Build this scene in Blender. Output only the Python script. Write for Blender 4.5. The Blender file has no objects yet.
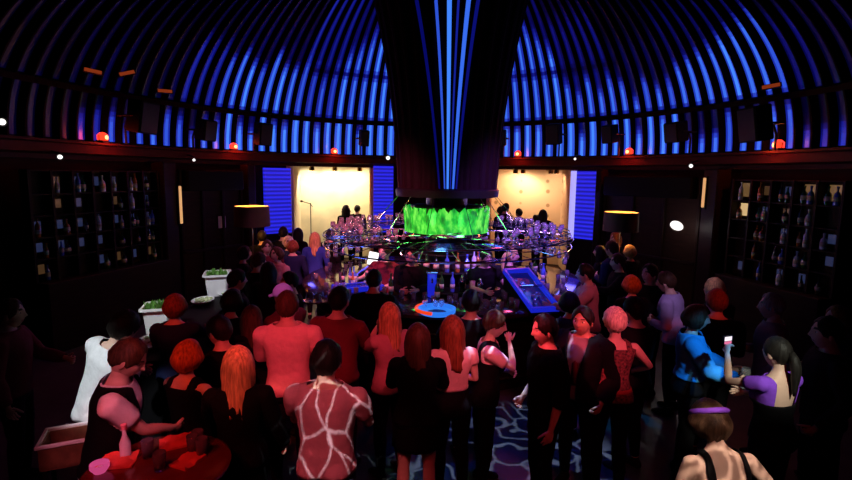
import bpy, bmesh, math, random
import numpy as np
from mathutils import Vector, Matrix, noise
R = math.radians
random.seed(11)
sc = bpy.context.scene
COL = sc.collection

# ------------------------------------------------------------------ camera
F = 500.0
CAMZ = 2.8
PITCH, ROLL = R(7.4), R(0.8)
CM = Matrix.Rotation(R(90) - PITCH, 3, 'X') @ Matrix.Rotation(ROLL, 3, 'Z')
cam = bpy.data.objects.new('camera', bpy.data.cameras.new('camera'))
COL.objects.link(cam)
cam.data.sensor_width = 36
cam.data.lens = F / 852 * 36
cam.data.clip_start = 0.05
cam.matrix_world = Matrix.Translation((0, 0, CAMZ)) @ CM.to_4x4()
sc.camera = cam

def ray(px, py):
    return CM @ Vector(((px - 426) / F, (240 - py) / F, -1))
def at_z(px, py, z):
    d = ray(px, py); t = (z - CAMZ) / d.z
    return Vector((d.x * t, d.y * t, z))
def at_y(px, py, y):
    d = ray(px, py); t = y / d.y
    return Vector((d.x * t, y, CAMZ + d.z * t))
def at_d(px, py, dist):
    d = ray(px, py); t = dist / math.hypot(d.x, d.y)
    return Vector((d.x * t, d.y * t, CAMZ + d.z * t))
def proj(p):
    c = CM.transposed() @ (Vector(p) - Vector((0, 0, CAMZ)))
    return 426 + F * c.x / -c.z, 240 - F * c.y / -c.z

# ------------------------------------------------------------------ materials
MATS = {}
def mat(name, rgb, rough=0.6, metal=0.0, var=0.12, scale=12.0, bump=0.0, spec=0.4, stretch=None, sheen=0.0):
    if name in MATS: return MATS[name]
    m = bpy.data.materials.new(name); m.use_nodes = True
    nt = m.node_tree; b = nt.nodes['Principled BSDF']
    b.inputs['Roughness'].default_value = rough
    b.inputs['Metallic'].default_value = metal
    b.inputs['Specular IOR Level'].default_value = spec
    if sheen: b.inputs['Sheen Weight'].default_value = sheen
    tc = nt.nodes.new('ShaderNodeTexCoord')
    mp = nt.nodes.new('ShaderNodeMapping')
    if stretch: mp.inputs['Scale'].default_value = stretch
    nz = nt.nodes.new('ShaderNodeTexNoise'); nz.inputs['Scale'].default_value = scale; nz.inputs['Detail'].default_value = 4
    rp = nt.nodes.new('ShaderNodeValToRGB')
    rp.color_ramp.elements[0].position = 0.3; rp.color_ramp.elements[1].position = 0.7
    lo = [max(0, c * (1 - var)) for c in rgb]; hi = [min(1, c * (1 + var)) for c in rgb]
    rp.color_ramp.elements[0].color = (*lo, 1); rp.color_ramp.elements[1].color = (*hi, 1)
    nt.links.new(tc.outputs['Object'], mp.inputs[0]); nt.links.new(mp.outputs[0], nz.inputs['Vector'])
    nt.links.new(nz.outputs[0], rp.inputs[0]); nt.links.new(rp.outputs[0], b.inputs['Base Color'])
    if bump:
        bp = nt.nodes.new('ShaderNodeBump'); bp.inputs['Strength'].default_value = bump; bp.inputs['Distance'].default_value = 0.01
        nt.links.new(nz.outputs[0], bp.inputs['Height']); nt.links.new(bp.outputs[0], b.inputs['Normal'])
    MATS[name] = m
    return m

def emit(name, rgb, strength):
    if name in MATS: return MATS[name]
    m = bpy.data.materials.new(name); m.use_nodes = True
    nt = m.node_tree; b = nt.nodes['Principled BSDF']
    b.inputs['Base Color'].default_value = (rgb[0] * .03, rgb[1] * .03, rgb[2] * .03, 1)
    b.inputs['Roughness'].default_value = 0.3
    b.inputs['Emission Color'].default_value = (*rgb, 1)
    b.inputs['Emission Strength'].default_value = strength
    MATS[name] = m
    return m

def glass(name, rgb=(1, 1, 1), rough=0.04):
    if name in MATS: return MATS[name]
    m = bpy.data.materials.new(name); m.use_nodes = True
    b = m.node_tree.nodes['Principled BSDF']
    b.inputs['Base Color'].default_value = (*rgb, 1)
    b.inputs['Roughness'].default_value = rough
    b.inputs['Transmission Weight'].default_value = 0.86
    b.inputs['IOR'].default_value = 1.45
    MATS[name] = m
    return m

# ------------------------------------------------------------------ mesh building
class MB:
    def __init__(s): s.v = []; s.f = []; s.mi = []
    def add(s, vs, fs, mi=0):
        b = len(s.v); s.v += [tuple(p) for p in vs]
        for f in fs: s.f.append(tuple(b + i for i in f)); s.mi.append(mi)
        return s
    def box(s, c, size, rz=0.0, mi=0, M=None, bev=0.0):
        x, y, z = size[0] / 2, size[1] / 2, size[2] / 2
        b = min(bev, x * .8, y * .8, z * .8)
        if b <= 0:
            vs = [Vector((i * x, j * y, k * z)) for k in (-1, 1) for j in (-1, 1) for i in (-1, 1)]
            fs = [(0, 2, 3, 1), (4, 5, 7, 6), (0, 1, 5, 4), (2, 6, 7, 3), (0, 4, 6, 2), (1, 3, 7, 5)]
        else:
            vs = []; 
            def ringz(zz, ins):
                X, Y = x - ins, y - ins; c_ = b
                return [Vector(q) for q in ((X - c_, -Y, zz), (X, -Y + c_, zz), (X, Y - c_, zz), (X - c_, Y, zz), (-X + c_, Y, zz), (-X, Y - c_, zz), (-X, -Y + c_, zz), (-X + c_, -Y, zz))]
            for zz, ins in ((-z, b * .5), (-z + b, 0), (z - b, 0), (z, b * .5)): vs += ringz(zz, ins)
            fs = [tuple(range(7, -1, -1)), tuple(range(24, 32))]
            for r in range(3):
                for i in range(8): fs.append((r * 8 + i, r * 8 + (i + 1) % 8, r * 8 + 8 + (i + 1) % 8, r * 8 + 8 + i))
        m = M if M is not None else Matrix.Rotation(rz, 3, 'Z')
        c = Vector(c)
        return s.add([m @ v + c for v in vs], fs, mi)
    def loft(s, rings, cap=True, mi=0, closed=True):
        n = len(rings[0]); vs = [p for r in rings for p in r]; fs = []
        for r in range(len(rings) - 1):
            for i in range(n if closed else n - 1):
                j = (i + 1) % n
                fs.append((r * n + i, r * n + j, r * n + n + j, r * n + n + i))
        if cap:
            fs.append(tuple(range(n - 1, -1, -1))); k = (len(rings) - 1) * n
            fs.append(tuple(range(k, k + n)))
        return s.add(vs, fs, mi)
    def tube(s, pts, rad, seg=10, mi=0, cap=True, closed=False):
        pts = [Vector(p) for p in pts]
        if not hasattr(rad, '__len__'): rad = [rad] * len(pts)
        n = len(pts); rings = []; u = None
        for i, p in enumerate(pts):
            a = pts[(i - 1) % n] if (closed or i > 0) else p
            b = pts[(i + 1) % n] if (closed or i < n - 1) else p
            t = (b - a)
            if t.length < 1e-9: t = Vector((0, 0, 1))
            t.normalize()
            if u is None:
                ref = Vector((0, 0, 1)) if abs(t.z) < .9 else Vector((1, 0, 0))
                u = (ref - t * ref.dot(t)).normalized()
            else:
                u = (u - t * u.dot(t))
                if u.length < 1e-6: u = t.orthogonal()
                u.normalize()
            w = t.cross(u)
            rings.append([p + (u * math.cos(2 * math.pi * k / seg) + w * math.sin(2 * math.pi * k / seg)) * rad[i] for k in range(seg)])
        if closed: rings.append(rings[0]); cap = False
        return s.loft(rings, cap, mi)
    def lathe(s, prof, seg=24, c=(0, 0, 0), mi=0, cap=True):
        rings = [[Vector((c[0] + r * math.cos(2 * math.pi * k / seg), c[1] + r * math.sin(2 * math.pi * k / seg), c[2] + z)) for k in range(seg)] for r, z in prof]
        return s.loft(rings, cap, mi)
    def ell(s, c, rad, seg=16, rings=10, M=None, mi=0):
        c = Vector(c); vs = []; fs = []
        for i in range(1, rings):
            th = math.pi * i / rings
            for k in range(seg):
                ph = 2 * math.pi * k / seg
                v = Vector((rad[0] * math.sin(th) * math.cos(ph), rad[1] * math.sin(th) * math.sin(ph), rad[2] * math.cos(th)))
                vs.append((M @ v if M is not None else v) + c)
        top = Vector((0, 0, rad[2])); bot = -top
        if M is not None: top = M @ top; bot = M @ bot
        vs += [c + top, c + bot]; T = len(vs) - 2
        for k in range(seg):
            fs.append((T, k, (k + 1) % seg)); q = (rings - 2) * seg
            fs.append((T + 1, q + (k + 1) % seg, q + k))
        for i in range(rings - 2):
            for k in range(seg):
                j = (k + 1) % seg
                fs.append((i * seg + k, i * seg + seg + k, i * seg + seg + j, i * seg + j))
        return s.add(vs, fs, mi)
    def mesh(s, name):
        me = bpy.data.meshes.new(name); me.from_pydata(s.v, [], s.f)
        me.polygons.foreach_set('material_index', s.mi)
        return me

def link(name, me, mats, parent=None, smooth=True, loc=None):
    o = bpy.data.objects.new(name, me); COL.objects.link(o)
    for m in (mats if isinstance(mats, (list, tuple)) else [mats]): me.materials.append(m)
    if smooth is True: me.polygons.foreach_set('use_smooth', [True] * len(me.polygons))
    elif smooth == 'auto':
        me.polygons.foreach_set('use_smooth', [True] * len(me.polygons))
        bm = bmesh.new(); bm.from_mesh(me)
        for e in bm.edges:
            if len(e.link_faces) == 2 and e.calc_face_angle(0) > R(35): e.smooth = False
        bm.to_mesh(me); bm.free()
    if parent is not None: o.parent = parent
    if loc is not None: o.location = loc
    return o
def obj(name, mb, mats, parent=None, smooth='auto', loc=None): return link(name, mb.mesh(name), mats, parent, smooth, loc)
def tag(o, label, cat, group=None):
    o['label'] = label; o['category'] = cat
    if group: o['group'] = group
    return o
def thing(name, label, cat, loc=(0, 0, 0), rz=0.0, group=None):
    o = bpy.data.objects.new(name, None); COL.objects.link(o); o.empty_display_size = .1
    o.location = loc; o.rotation_euler = (0, 0, rz)
    return tag(o, label, cat, group)
def struct(o): o['kind'] = 'structure'; return o
def dup(root, loc, rz=0.0, label=None, rot=None, scale=None):
    r = root.copy(); COL.objects.link(r); r.location = loc
    r.rotation_euler = rot if rot else (0, 0, rz)
    if scale: r.scale = (scale,) * 3
    if label: r['label'] = label
    for ch in list(root.children):
        c = ch.copy(); COL.objects.link(c); c.parent = r
        for g in list(ch.children):
            d = g.copy(); COL.objects.link(d); d.parent = c
    return r
def light(kind, loc, rgb, energy, target=None, size=.1, angle=40, blend=.4):
    l = bpy.data.lights.new('lamp_light', kind); o = bpy.data.objects.new('lamp_light', l); COL.objects.link(o)
    l.color = rgb; l.energy = energy; o.location = loc
    if kind == 'SPOT': l.spot_size = R(angle); l.spot_blend = blend; l.shadow_soft_size = size
    elif kind == 'POINT': l.shadow_soft_size = size
    elif kind == 'AREA': l.size = size
    if target is not None:
        o.rotation_euler = (Vector(target) - Vector(loc)).to_track_quat('-Z', 'Y').to_euler()
    return o
def gobo(lo, scale, width, dist=.15, floor=0.0):
    l = lo.data; l.use_nodes = True; nt = l.node_tree
    em = nt.nodes['Emission']
    tc = nt.nodes.new('ShaderNodeTexCoord')
    nz = nt.nodes.new('ShaderNodeTexNoise'); nz.inputs['Scale'].default_value = scale * .5
    mx = nt.nodes.new('ShaderNodeVectorMath'); mx.operation = 'SCALE'; mx.inputs['Scale'].default_value = dist
    ad = nt.nodes.new('ShaderNodeVectorMath'); ad.operation = 'ADD'
    vo = nt.nodes.new('ShaderNodeTexVoronoi'); vo.feature = 'DISTANCE_TO_EDGE'; vo.inputs['Scale'].default_value = scale
    mr = nt.nodes.new('ShaderNodeMapRange'); mr.inputs[1].default_value = width * .4; mr.inputs[2].default_value = width
    mr.inputs[3].default_value = 1.0; mr.inputs[4].default_value = floor
    L = nt.links
    L.new(tc.outputs['Normal'], nz.inputs['Vector']); L.new(nz.outputs['Color'], mx.inputs[0])
    L.new(tc.outputs['Normal'], ad.inputs[0]); L.new(mx.outputs[0], ad.inputs[1]); L.new(ad.outputs[0], vo.inputs['Vector'])
    L.new(vo.outputs['Distance'], mr.inputs[0]); L.new(mr.outputs[0], em.inputs['Strength'])

# ------------------------------------------------------------------ people
SKIN = {
    'fair': mat('skin_fair', (.62, .40, .31), .5, var=.06, scale=20),
    'tan': mat('skin_tan', (.48, .29, .21), .5, var=.06, scale=20),
    'dark': mat('skin_dark', (.20, .11, .075), .45, var=.06, scale=20),
}
LIP = mat('lips', (.42, .12, .12), .4); EYEW = mat('eye_white', (.75, .73, .7), .2); IRIS = mat('iris_and_brow', (.03, .02, .015), .35)
def hairmat(n, rgb): return mat('hair_' + n, rgb, .50, var=.5, scale=70, bump=.5, stretch=(1, 1, .12), spec=.14)
HAIR = {'black': hairmat('black', (.012, .010, .009)), 'brown': hairmat('brown', (.055, .028, .016)), 'auburn': hairmat('auburn', (.20, .055, .025)),
        'blond': hairmat('blond', (.55, .34, .15)), 'ginger': hairmat('ginger', (.42, .12, .03)), 'platinum': hairmat('platinum', (.75, .62, .45)), 'grey': hairmat('grey', (.35, .33, .32))}
CLO = {}
def cloth(name, rgb, rough=.8): 
    if name not in CLO: CLO[name] = mat('cloth_' + name, rgb, rough, var=.05, scale=35, bump=.25, spec=.08)
    return CLO[name]
for n_, c_ in (('black', (.0045, .004, .005)), ('white', (.72, .72, .74)), ('pink', (.80, .52, .50)), ('red', (.40, .05, .05)), ('maroon', (.13, .02, .03)),
               ('denim', (.05, .30, .62)), ('jeans', (.05, .075, .14)), ('purple', (.22, .06, .60)), ('grey', (.22, .22, .24)), ('navy', (.015, .02, .07)),
               ('charcoal', (.012, .011, .013)), ('lilac', (.42, .36, .62)), ('cream', (.66, .58, .46)), ('brown', (.09, .05, .03)), ('rose', (.55, .30, .34)), ('blue', (.03, .06, .35)),
               ('shoe', (.015, .012, .011))): cloth(n_, c_)
def lace_mat():
    m = mat('cloth_mesh_pattern', (.15, .05, .045), .7, var=.95, scale=45, bump=.4); return m
CLO['pattern'] = lace_mat()

def smooth01(x): x = max(0., min(1., x)); return x * x * (3 - 2 * x)

def head_point(u, k=1.0):
    x, y, z = u
    p = [x * .076, y * .096, z * .117]
    if z < 0:
        kk = 1 - .30 * (-z) ** 1.3; p[0] *= kk
        p[1] *= (1 - .10 * z * z) if y > 0 else (1 - .42 * (-z) ** 1.2)
    if y > 0:
        p[1] *= .96
        X, Z = p[0], p[2]
        g = lambda cx, cz, sx, sz: math.exp(-((X - cx) / sx) ** 2 - ((Z - cz) / sz) ** 2)
        p[1] += .012 * g(0, .004, .008, .022) + .021 * g(0, -.018, .0115, .013)
        for sx in (-1, 1): p[1] -= .011 * g(sx * .031, .012, .016, .011)
        p[1] += .005 * g(0, .033, .05, .008)
        p[1] += .006 * (g(0, -.052, .022, .005) + g(0, -.063, .020, .006)) + .007 * g(0, -.098, .02, .014)
        for sx in (-1, 1): p[1] += .004 * g(sx * .045, -.02, .018, .018)
    return Vector(p) * k

def head_mb(seg, rings, k):
    mb = MB(); vs = []; fs = []
    for i in range(1, rings):
        th = math.pi * i / rings
        for j in range(seg):
            ph = 2 * math.pi * j / seg; ph -= .5 * math.sin(ph)
            vs.append(head_point((math.sin(th) * math.sin(ph), math.sin(th) * math.cos(ph), math.cos(th)), k))
    vs += [head_point((0, 0, 1), k), head_point((0, 0, -1), k)]; T = len(vs) - 2
    mi = []
    def region(c):
        if c.y > .05 * k:
            X, Z = abs(c.x) / k, c.z / k
            if X < .023 and -.068 < Z < -.049: return 1
            if   .016 < X < .046 and .034 < Z < .041: return 3
        return 0
    for j in range(seg):
        fs.append((T, (j + 1) % seg, j)); mi.append(0)
        q = (rings - 2) * seg
        fs.append((T + 1, q + j, q + (j + 1) % seg)); mi.append(0)
    for i in range(rings - 2):
        for j in range(seg):
            jj = (j + 1) % seg
            f = (i * seg + j, i * seg + jj, i * seg + seg + jj, i * seg + seg + j)
            fs.append(f); mi.append(region(sum((vs[a] for a in f), Vector()) / 4))
    b = len(mb.v); mb.v += [tuple(p) for p in vs]; mb.f += fs; mb.mi += mi
    for sx in (-1, 1):
        mb.ell((sx * .077 * k, -.006 * k, -.006 * k), (.009 * k, .020 * k, .033 * k), 10, 8, Matrix.Rotation(R(-sx * 18), 3, 'Z'))
        ey = head_point((sx * .41, .9, .10), k).y
        mb.ell((sx * .031 * k, ey - .004 * k, .012 * k), (.0145 * k, .0105 * k, .0092 * k), 12, 8, mi=2)
        mb.ell((sx * .031 * k, ey + .0035 * k, .012 * k), (.007 * k, .0048 * k, .0075 * k), 8, 6, mi=3)
    return mb

def hairline(ph):   # ph from 0 (front) to pi (back): polar limit
    a = abs((ph + math.pi) % (2 * math.pi) - math.pi)
    return R(44) + (R(98) - R(44)) * smooth01(a / R(78)) + (R(126) - R(98)) * smooth01((a - R(80)) / R(80))

def hair_mb(style, k, rng, lod):
    mb = MB(); seg = 40 if lod == 0 else (28 if lod == 1 else 20); nr = 14 if lod == 0 else 9
    th0 = {'short': .017, 'crop': .008, 'wave': .024, 'long': .012, 'bob': .014, 'bun': .014, 'tail': .013, 'volume': .018}.get(style, .013)
    rng_off = rng.uniform(0, 50)
    ridg = [rng.uniform(-1, 1) for _ in range(seg)]
    rings = []
    for i in range(nr + 1):
        f = i / nr; ring = []
        for j in range(seg):
            ph = 2 * math.pi * j / seg; lim = hairline(ph) + R(4) * ridg[j]
            if style in ('long', 'bob', 'volume') : lim = min(lim, R(108)) if abs(ph - math.pi) < R(110) else lim
            t = max(.02, f) * lim
            u = (math.sin(t) * math.sin(ph), math.sin(t) * math.cos(ph), math.cos(t))
            p = head_point(u, k); n = Vector((u[0] / .076, u[1] / .096, u[2] / .117)).normalized()
            tk = th0 * (1 - .8 * f ** 6) + .003 * ridg[j] * f + ((.006 * noise.noise(p * 34 + Vector((rng_off, 0, 0))) + .005 * noise.noise(p * 75)) if style in ('short', 'wave') else 0)
            if style == 'volume': tk += .012 * math.sin(f * math.pi)
            ring.append(p + n * max(.003, tk) * k)
        rings.append(ring)
    # inner rim so that the hair has a thickness
    inner = []
    for j in range(seg):
        ph = 2 * math.pi * j / seg; t = hairline(ph) * .97
        if style in ('long', 'bob', 'volume') and abs(ph - math.pi) < R(110): t = min(t, R(104))
        inner.append(head_point((math.sin(t) * math.sin(ph), math.sin(t) * math.cos(ph), math.cos(t)), k) * .99)
    rings.append(inner)
    mb.loft(rings, cap=False)
    mb.f.append(tuple(range(seg))); mb.mi.append(0)
    L = {'long': .36, 'bob': .125, 'volume': .24}.get(style)
    if L:
        nc = 30 if lod == 0 else 18; nl = 12 if lod == 0 else 8
        out, inn = [], []
        span = R(112)
        jag = [rng.uniform(.86, 1.04) for _ in range(nc)]; rid = [rng.uniform(-1, 1) for _ in range(nc)]
        fr = .030 if style == 'bob' else (.034 if style == 'volume' else .024)
        NS_ = 5                                   # the first rows follow the skull, the others hang
        for lv in range(NS_ + nl + 1):
            ro, ri = [], []; f = max(0, lv - NS_) / nl
            for c in range(nc):
                a = math.pi - span + 2 * span * c / (nc - 1)
                side = abs(a - math.pi) / span
                t = R(18 + 60 * min(1, lv / NS_))
                p0 = head_point((math.sin(t) * math.sin(a), math.sin(t) * math.cos(a), math.cos(t)), k)
                n0 = Vector((math.sin(t) * math.sin(a) / .076, math.sin(t) * math.cos(a) / .096, math.cos(t) / .117)).normalized()
                d = Vector((math.sin(a), math.cos(a), 0))
                if lv <= NS_:
                    q = p0 + n0 * (fr * (.45 + .55 * lv / NS_) + .0035 * rid[c] * lv / NS_) * k; w = .022; dn = n0
                else:
                    Lc = L * jag[c] * (1 - .15 * side ** 3)
                    rad = fr + .010 * math.sin(min(1, f * 1.6) * math.pi) + .0045 * rid[c]
                    if style == 'bob': rad -= .030 * smooth01((f - .55) / .45)
                    q = p0 + d * rad * k; q.z = p0.z + n0.z * fr * k - f * Lc * k
                    if style == 'long':
                        q.x *= 1 + .15 * smooth01((f - .4) / .5)
                        if R(110) < a < R(250): q.y -= .025 * smooth01((f - .3) / .4)
                        else: q.y *= 1 - .3 * f
                        q.x += .004 * math.sin(f * 9 + c * 1.3)
                    if style == 'volume': q.x += .008 * math.sin(f * 17 + c); q.x *= 1 + .12 * f
                    w = .024 if f < .97 else .006; dn = d
                ro.append(q); ri.append(q - dn * w * k)
            out.append(ro); inn.append(ri)
        rings = [o_ + i_[::-1] for o_, i_ in zip(out, inn)]
        mb.loft(rings, cap=True)
    if style == 'bun':
        mb.ell(Vector((0, -.115, .035)) * k, (.05 * k, .042 * k, .045 * k), 16, 10)
    if style == 'tail':
        pts = [Vector((0, -.10 - .05 * math.sin(min(1, i / 3) * 1.5), .04 - .045 * i)) * k for i in range(8)]
        mb.tube(pts, [.022 * k, .034 * k, .036 * k, .034 * k, .03 * k, .025 * k, .018 * k, .006 * k], 12)
    return mb

ARMS = {  # hand target (outwards, forwards, up) and the elbow's pole, for a 1.75 m figure
    'down': ((.285, .05, .84), (.35, -1, 0)), 'relax': ((.30, .14, .90), (.4, -1, 0)), 'bent': ((.15, .36, 1.12), (.7, -.5, -.8)), 'hold': ((.13, .36, 1.26), (.7, -.2, -1)),
    'mouth': ((.05, .17, 1.47), (.45, .25, -1)), 'hip': ((.215, .06, 1.00), (1, -.5, 0)), 'up': ((.30, .16, 1.88), (1, .1, -.1)),
    'out': ((.50, .12, 1.02), (.4, -1, -.1)), 'fwd': ((.17, .50, 1.20), (.5, -.3, -1)), 'cross': ((-.06, .34, 1.13), (.8, .1, -.7)),
    'tuck': ((.09, .21, 1.14), (.7, -.8, -.5)), 'low': ((.24, .10, .93), (.4, -1, 0)), 'table': ((.20, .44, 1.24), (.6, -.6, -.6)), 'wide': ((.44, .24, 1.12), (.5, -.8, -.6)),
}

def ik(S, T, a, b, pole):
    d = T - S; L = min(d.length, (a + b) * .985); d.normalize(); T = S + d * L
    ca = (a * a + L * L - b * b) / (2 * a * L); ca = max(-1, min(1, ca))
    pole = Vector(pole); pole = pole - d * pole.dot(d)
    if pole.length < 1e-4: pole = d.orthogonal()
    pole.normalize()
    return S + d * a * ca + pole * a * math.sqrt(1 - ca * ca), T

class Person: pass
PEOPLE = []

def person(px, py, label, H=1.72, yaw=0, sex='m', hair=('short', 'black'), top=('tee', 'black'), bottom='black', arms=('relax', 'relax'), lean=0, side=0,
           head=(0, 0), skin='fair', lod=1, walk=0, category='person', hat=None, group=None, extra=None, pos=None, z0=0.0):
    P = Person(); P.__dict__.update(locals()); P.rng = random.Random(len(PEOPLE) * 7 + 3)
    f = sex == 'f'; ls = lod
    mb = MB()
    N = 20
    if f: prof = [(.84, .120, .095, -.005), (.92, .172, .118, -.012), (.98, .165, .112, -.008), (1.06, .135, .095, 0), (1.13, .122, .088, .003), (1.22, .138, .098, .006), (1.32, .155, .102, .002), (1.385, .160, .085, -.008), (1.425, .135, .066, -.014), (1.455, .085, .055, -.014), (1.48, .052, .050, -.01)]
    else: prof = [(.84, .125, .10, -.005), (.92, .165, .115, -.008), (1.0, .158, .112, -.004), (1.09, .150, .106, .0), (1.18, .158, .110, .004), (1.28, .178, .120, .006), (1.36, .192, .115, .0), (1.41, .186, .092, -.008), (1.445, .150, .072, -.014), (1.47, .095, .062, -.014), (1.495, .06, .058, -.01)]
    rings = []
    for z, a, b, y0 in prof:
        rg = []
        for i in range(N):
            t = 2 * math.pi * i / N; c, s_ = math.cos(t), math.sin(t); e = 2 / 2.35
            rg.append((a * math.copysign(abs(c) ** e, c), y0 + b * math.copysign(abs(s_) ** e, s_), z))
        rings.append(rg)
    mb.loft(rings)
    nk = .047 if f else .056
    mb.tube([(0, -.012, 1.42), (0, -.005, 1.50), (0, .012, 1.60)], [nk * 1.12, nk, nk], 14)
    if f:
        for sx in (-1, 1): mb.ell((sx * .068, .082, 1.265), (.062, .052, .060), 12, 8)
    for sx in (-1, 1): mb.ell((sx * .075, -.062, .915), (.088, .075, .09), 12, 8)
    bones = [('torso', Vector((0, 0, .90)), Vector((0, 0, 1.42)), .16), ('neck', Vector((0, -.01, 1.47)), Vector((0, .01, 1.62)), .055)]
    hands = []
    sh = .172 if f else .200
    for si, sx in enumerate((-1, 1)):
        st = (.10 if si else -.06) * walk
        hip, kn, an = Vector((sx * .092, 0, .90)), Vector((sx * .108, .018 + st * .7, .49)), Vector((sx * .118, -.02 + st * 1.5, .085))
        lk = .95 if f else 1.0
        mb.tube([hip + Vector((0, 0, .03)), hip.lerp(kn, .3), hip.lerp(kn, .65), kn, kn.lerp(an, .28), kn.lerp(an, .6), an, an + Vector((0, 0, -.03))],
                [.088 * lk, .086 * lk, .07 * lk, .053, .056, .046, .036, .036], 14)
        ft = []
        for yy, w, h in ((-.065, .026, .05), (-.04, .036, .075), (.02, .038, .08), (.09, .043, .055), (.15, .042, .036), (.185, .026, .022)):
            ft.append([(an.x + sx * .012 * max(0, yy) / .18 + w * math.cos(2 * math.pi * i / 12), an.y + yy, max(.004, h * .5 + h * .55 * math.sin(2 * math.pi * i / 12))) for i in range(12)])
        mb.loft(ft)
        bones += [('thigh%d' % si, hip, kn, .08), ('shin%d' % si, kn, an, .05), ('foot%d' % si, Vector((an.x, an.y - .04, .04)), Vector((an.x, an.y + .16, .03)), .045)]
        preset = arms[si]
        tg, pole = ARMS[preset] if isinstance(preset, str) else preset
        S = Vector((sx * sh, -.012, 1.395)); T = Vector((sx * tg[0], tg[1], tg[2]))
        ua, fa = (.285, .25) if not f else (.27, .24)
        E, W = ik(S, T, ua, fa, (sx * pole[0], pole[1], pole[2]))
        ak = .86 if f else 1.0
        mb.tube([S + Vector((-sx * .03, 0, .005)), S, S.lerp(E, .3), S.lerp(E, .7), E, E.lerp(W, .25), E.lerp(W, .65), W],
                [.045 * ak, .056 * ak, .052 * ak, .043 * ak, .038 * ak, .040 * ak, .033 * ak, .026 * ak], 12)
        bones += [('upper%d' % si, S, E, .05 * ak), ('fore%d' % si, E, W, .036 * ak)]
        d = (W - E).normalized()
        n = Vector((-sx, 0, 0)); 
        if abs(n.dot(d)) > .85: n = Vector((0, -1, -.3))
        n = (n - d * n.dot(d)).normalized()
        w = d.cross(n)
        if w.dot(Vector((0, 1, .7))) < 0: w = -w
        pc = W + d * .048; M = Matrix((w, n, d)).transposed()
        hk = .9 if f else 1.0
        mb.ell(pc, (.041 * hk, .018 * hk, .054 * hk), 12, 8, M)
        hands.append((W, d, n, w, hk, preset)); bones.append(('hand%d' % si, W + d * .02, W + d * .09, .04))
    P.bones, P.hands = bones, hands
    me = mb.mesh('tmp'); P.tmp = bpy.data.objects.new('tmp', me); COL.objects.link(P.tmp)
    md = P.tmp.modifiers.new('r', 'REMESH'); md.mode = 'VOXEL'; md.voxel_size = (.0135, .019, .026)[lod]
    ms = P.tmp.modifiers.new('s', 'SMOOTH'); ms.factor = .5; ms.iterations = (4, 2, 1)[lod]
    PEOPLE.append(P)
    return P

def finger_mb(P):
    mb = MB()
    for W, d, n, w, hk, preset in P.hands:
        curl = {'down': 22, 'relax': 25, 'hip': 20, 'up': 15, 'fwd': 14, 'table': 12, 'out': 18, 'wide': 18}.get(preset if isinstance(preset, str) else '', 48)
        base = W + d * .092 * hk
        for i, (off, L) in enumerate(((.030, .070), (.010, .080), (-.010, .075), (-.029, .058))):
            p = base + w * off * hk - d * (.014 + .006 * abs(i - 1)) * hk; dr = d + w * off * 1.6; dr.normalize(); pts = [p]; ax = dr.cross(n).normalized()
            for k in range(3):
                dr = Matrix.Rotation(R(curl * (.7, 1, .8)[k] + P.rng.uniform(-4, 4)), 3, ax) @ dr
                p = p + dr * L * hk * (.46, .32, .26)[k]; pts.append(p)
            mb.tube(pts, [.0095 * hk, .009 * hk, .008 * hk, .0055 * hk], 7)
        p = W + d * .03 * hk + w * .026 * hk; dr = (d * .75 + w * .65 + n * .25).normalized(); pts = [p]
        for k in range(3):
            p = p + dr * (.036, .030, .024)[k] * hk; pts.append(p); dr = (dr + d * .25 + n * (.15 if curl < 30 else .4)).normalized()
        mb.tube(pts, [.0125 * hk, .011 * hk, .0095 * hk, .006 * hk], 7)
    return mb

def finish_people():
    bpy.context.view_layer.update()
    dg = bpy.context.evaluated_depsgraph_get()
    for P in PEOPLE:
        me = bpy.data.meshes.new_from_object(P.tmp.evaluated_get(dg))
        n = len(me.vertices); co = np.empty(n * 3, np.float32); me.vertices.foreach_get('co', co); P.co = co.reshape(-1, 3).astype(float)
        nr = np.empty(n * 3, np.float32); me.vertex_normals.foreach_get('vector', nr); P.nr = nr.reshape(-1, 3).astype(float)
        P.faces = [tuple(p.vertices) for p in me.polygons]
        bpy.data.meshes.remove(me)
    for P in PEOPLE:
        m = P.tmp.data; bpy.data.objects.remove(P.tmp); bpy.data.meshes.remove(m)
    for P in PEOPLE: place(P)
    relax()
    for P in PEOPLE: build_person(P)

def place(P):
    f = P.sex == 'f'; s = P.H / 1.75
    # ---- placing
    la, sa = R(P.lean), R(P.side)
    def bend(p, w):
        p = np.asarray(p, float).reshape(-1, 3).copy(); w = np.broadcast_to(w, (len(p),))
        z = p[:, 2] - .95; y = p[:, 1]; c, s_ = np.cos(-la * w), np.sin(-la * w)
        p[:, 1], p[:, 2] = y * c - z * s_, y * s_ + z * c
        x = p[:, 0].copy(); z = p[:, 2].copy(); c, s_ = np.cos(sa * w), np.sin(sa * w)
        p[:, 0], p[:, 2] = x * c + z * s_, -x * s_ + z * c
        p[:, 2] += .95
        return p * s
    hk = 1.04 if f else 1.08
    hy, hp = P.head
    HC = Vector((0, .024, 1.612)); HM = Matrix.Rotation(R(hy), 3, 'Z') @ Matrix.Rotation(R(-hp), 3, 'X')
    toptip = bend([tuple(HC + HM @ Vector((0, -.01, .12 * hk)))], 1.0)[0]
    Rz = Matrix.Rotation(R(P.yaw), 3, 'Z')
    hz = toptip[2]
    P.bendf, P.HC, P.HM, P.hk = bend, HC, HM, hk
    if P.pos is None:
        tgt = at_z(P.px, P.py, hz + P.z0); o = Rz @ Vector(toptip); P.pos = Vector((tgt.x - o.x, tgt.y - o.y, P.z0)); P.free = P.lod > 0
    else: P.free = P.pos.z > .2

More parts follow.
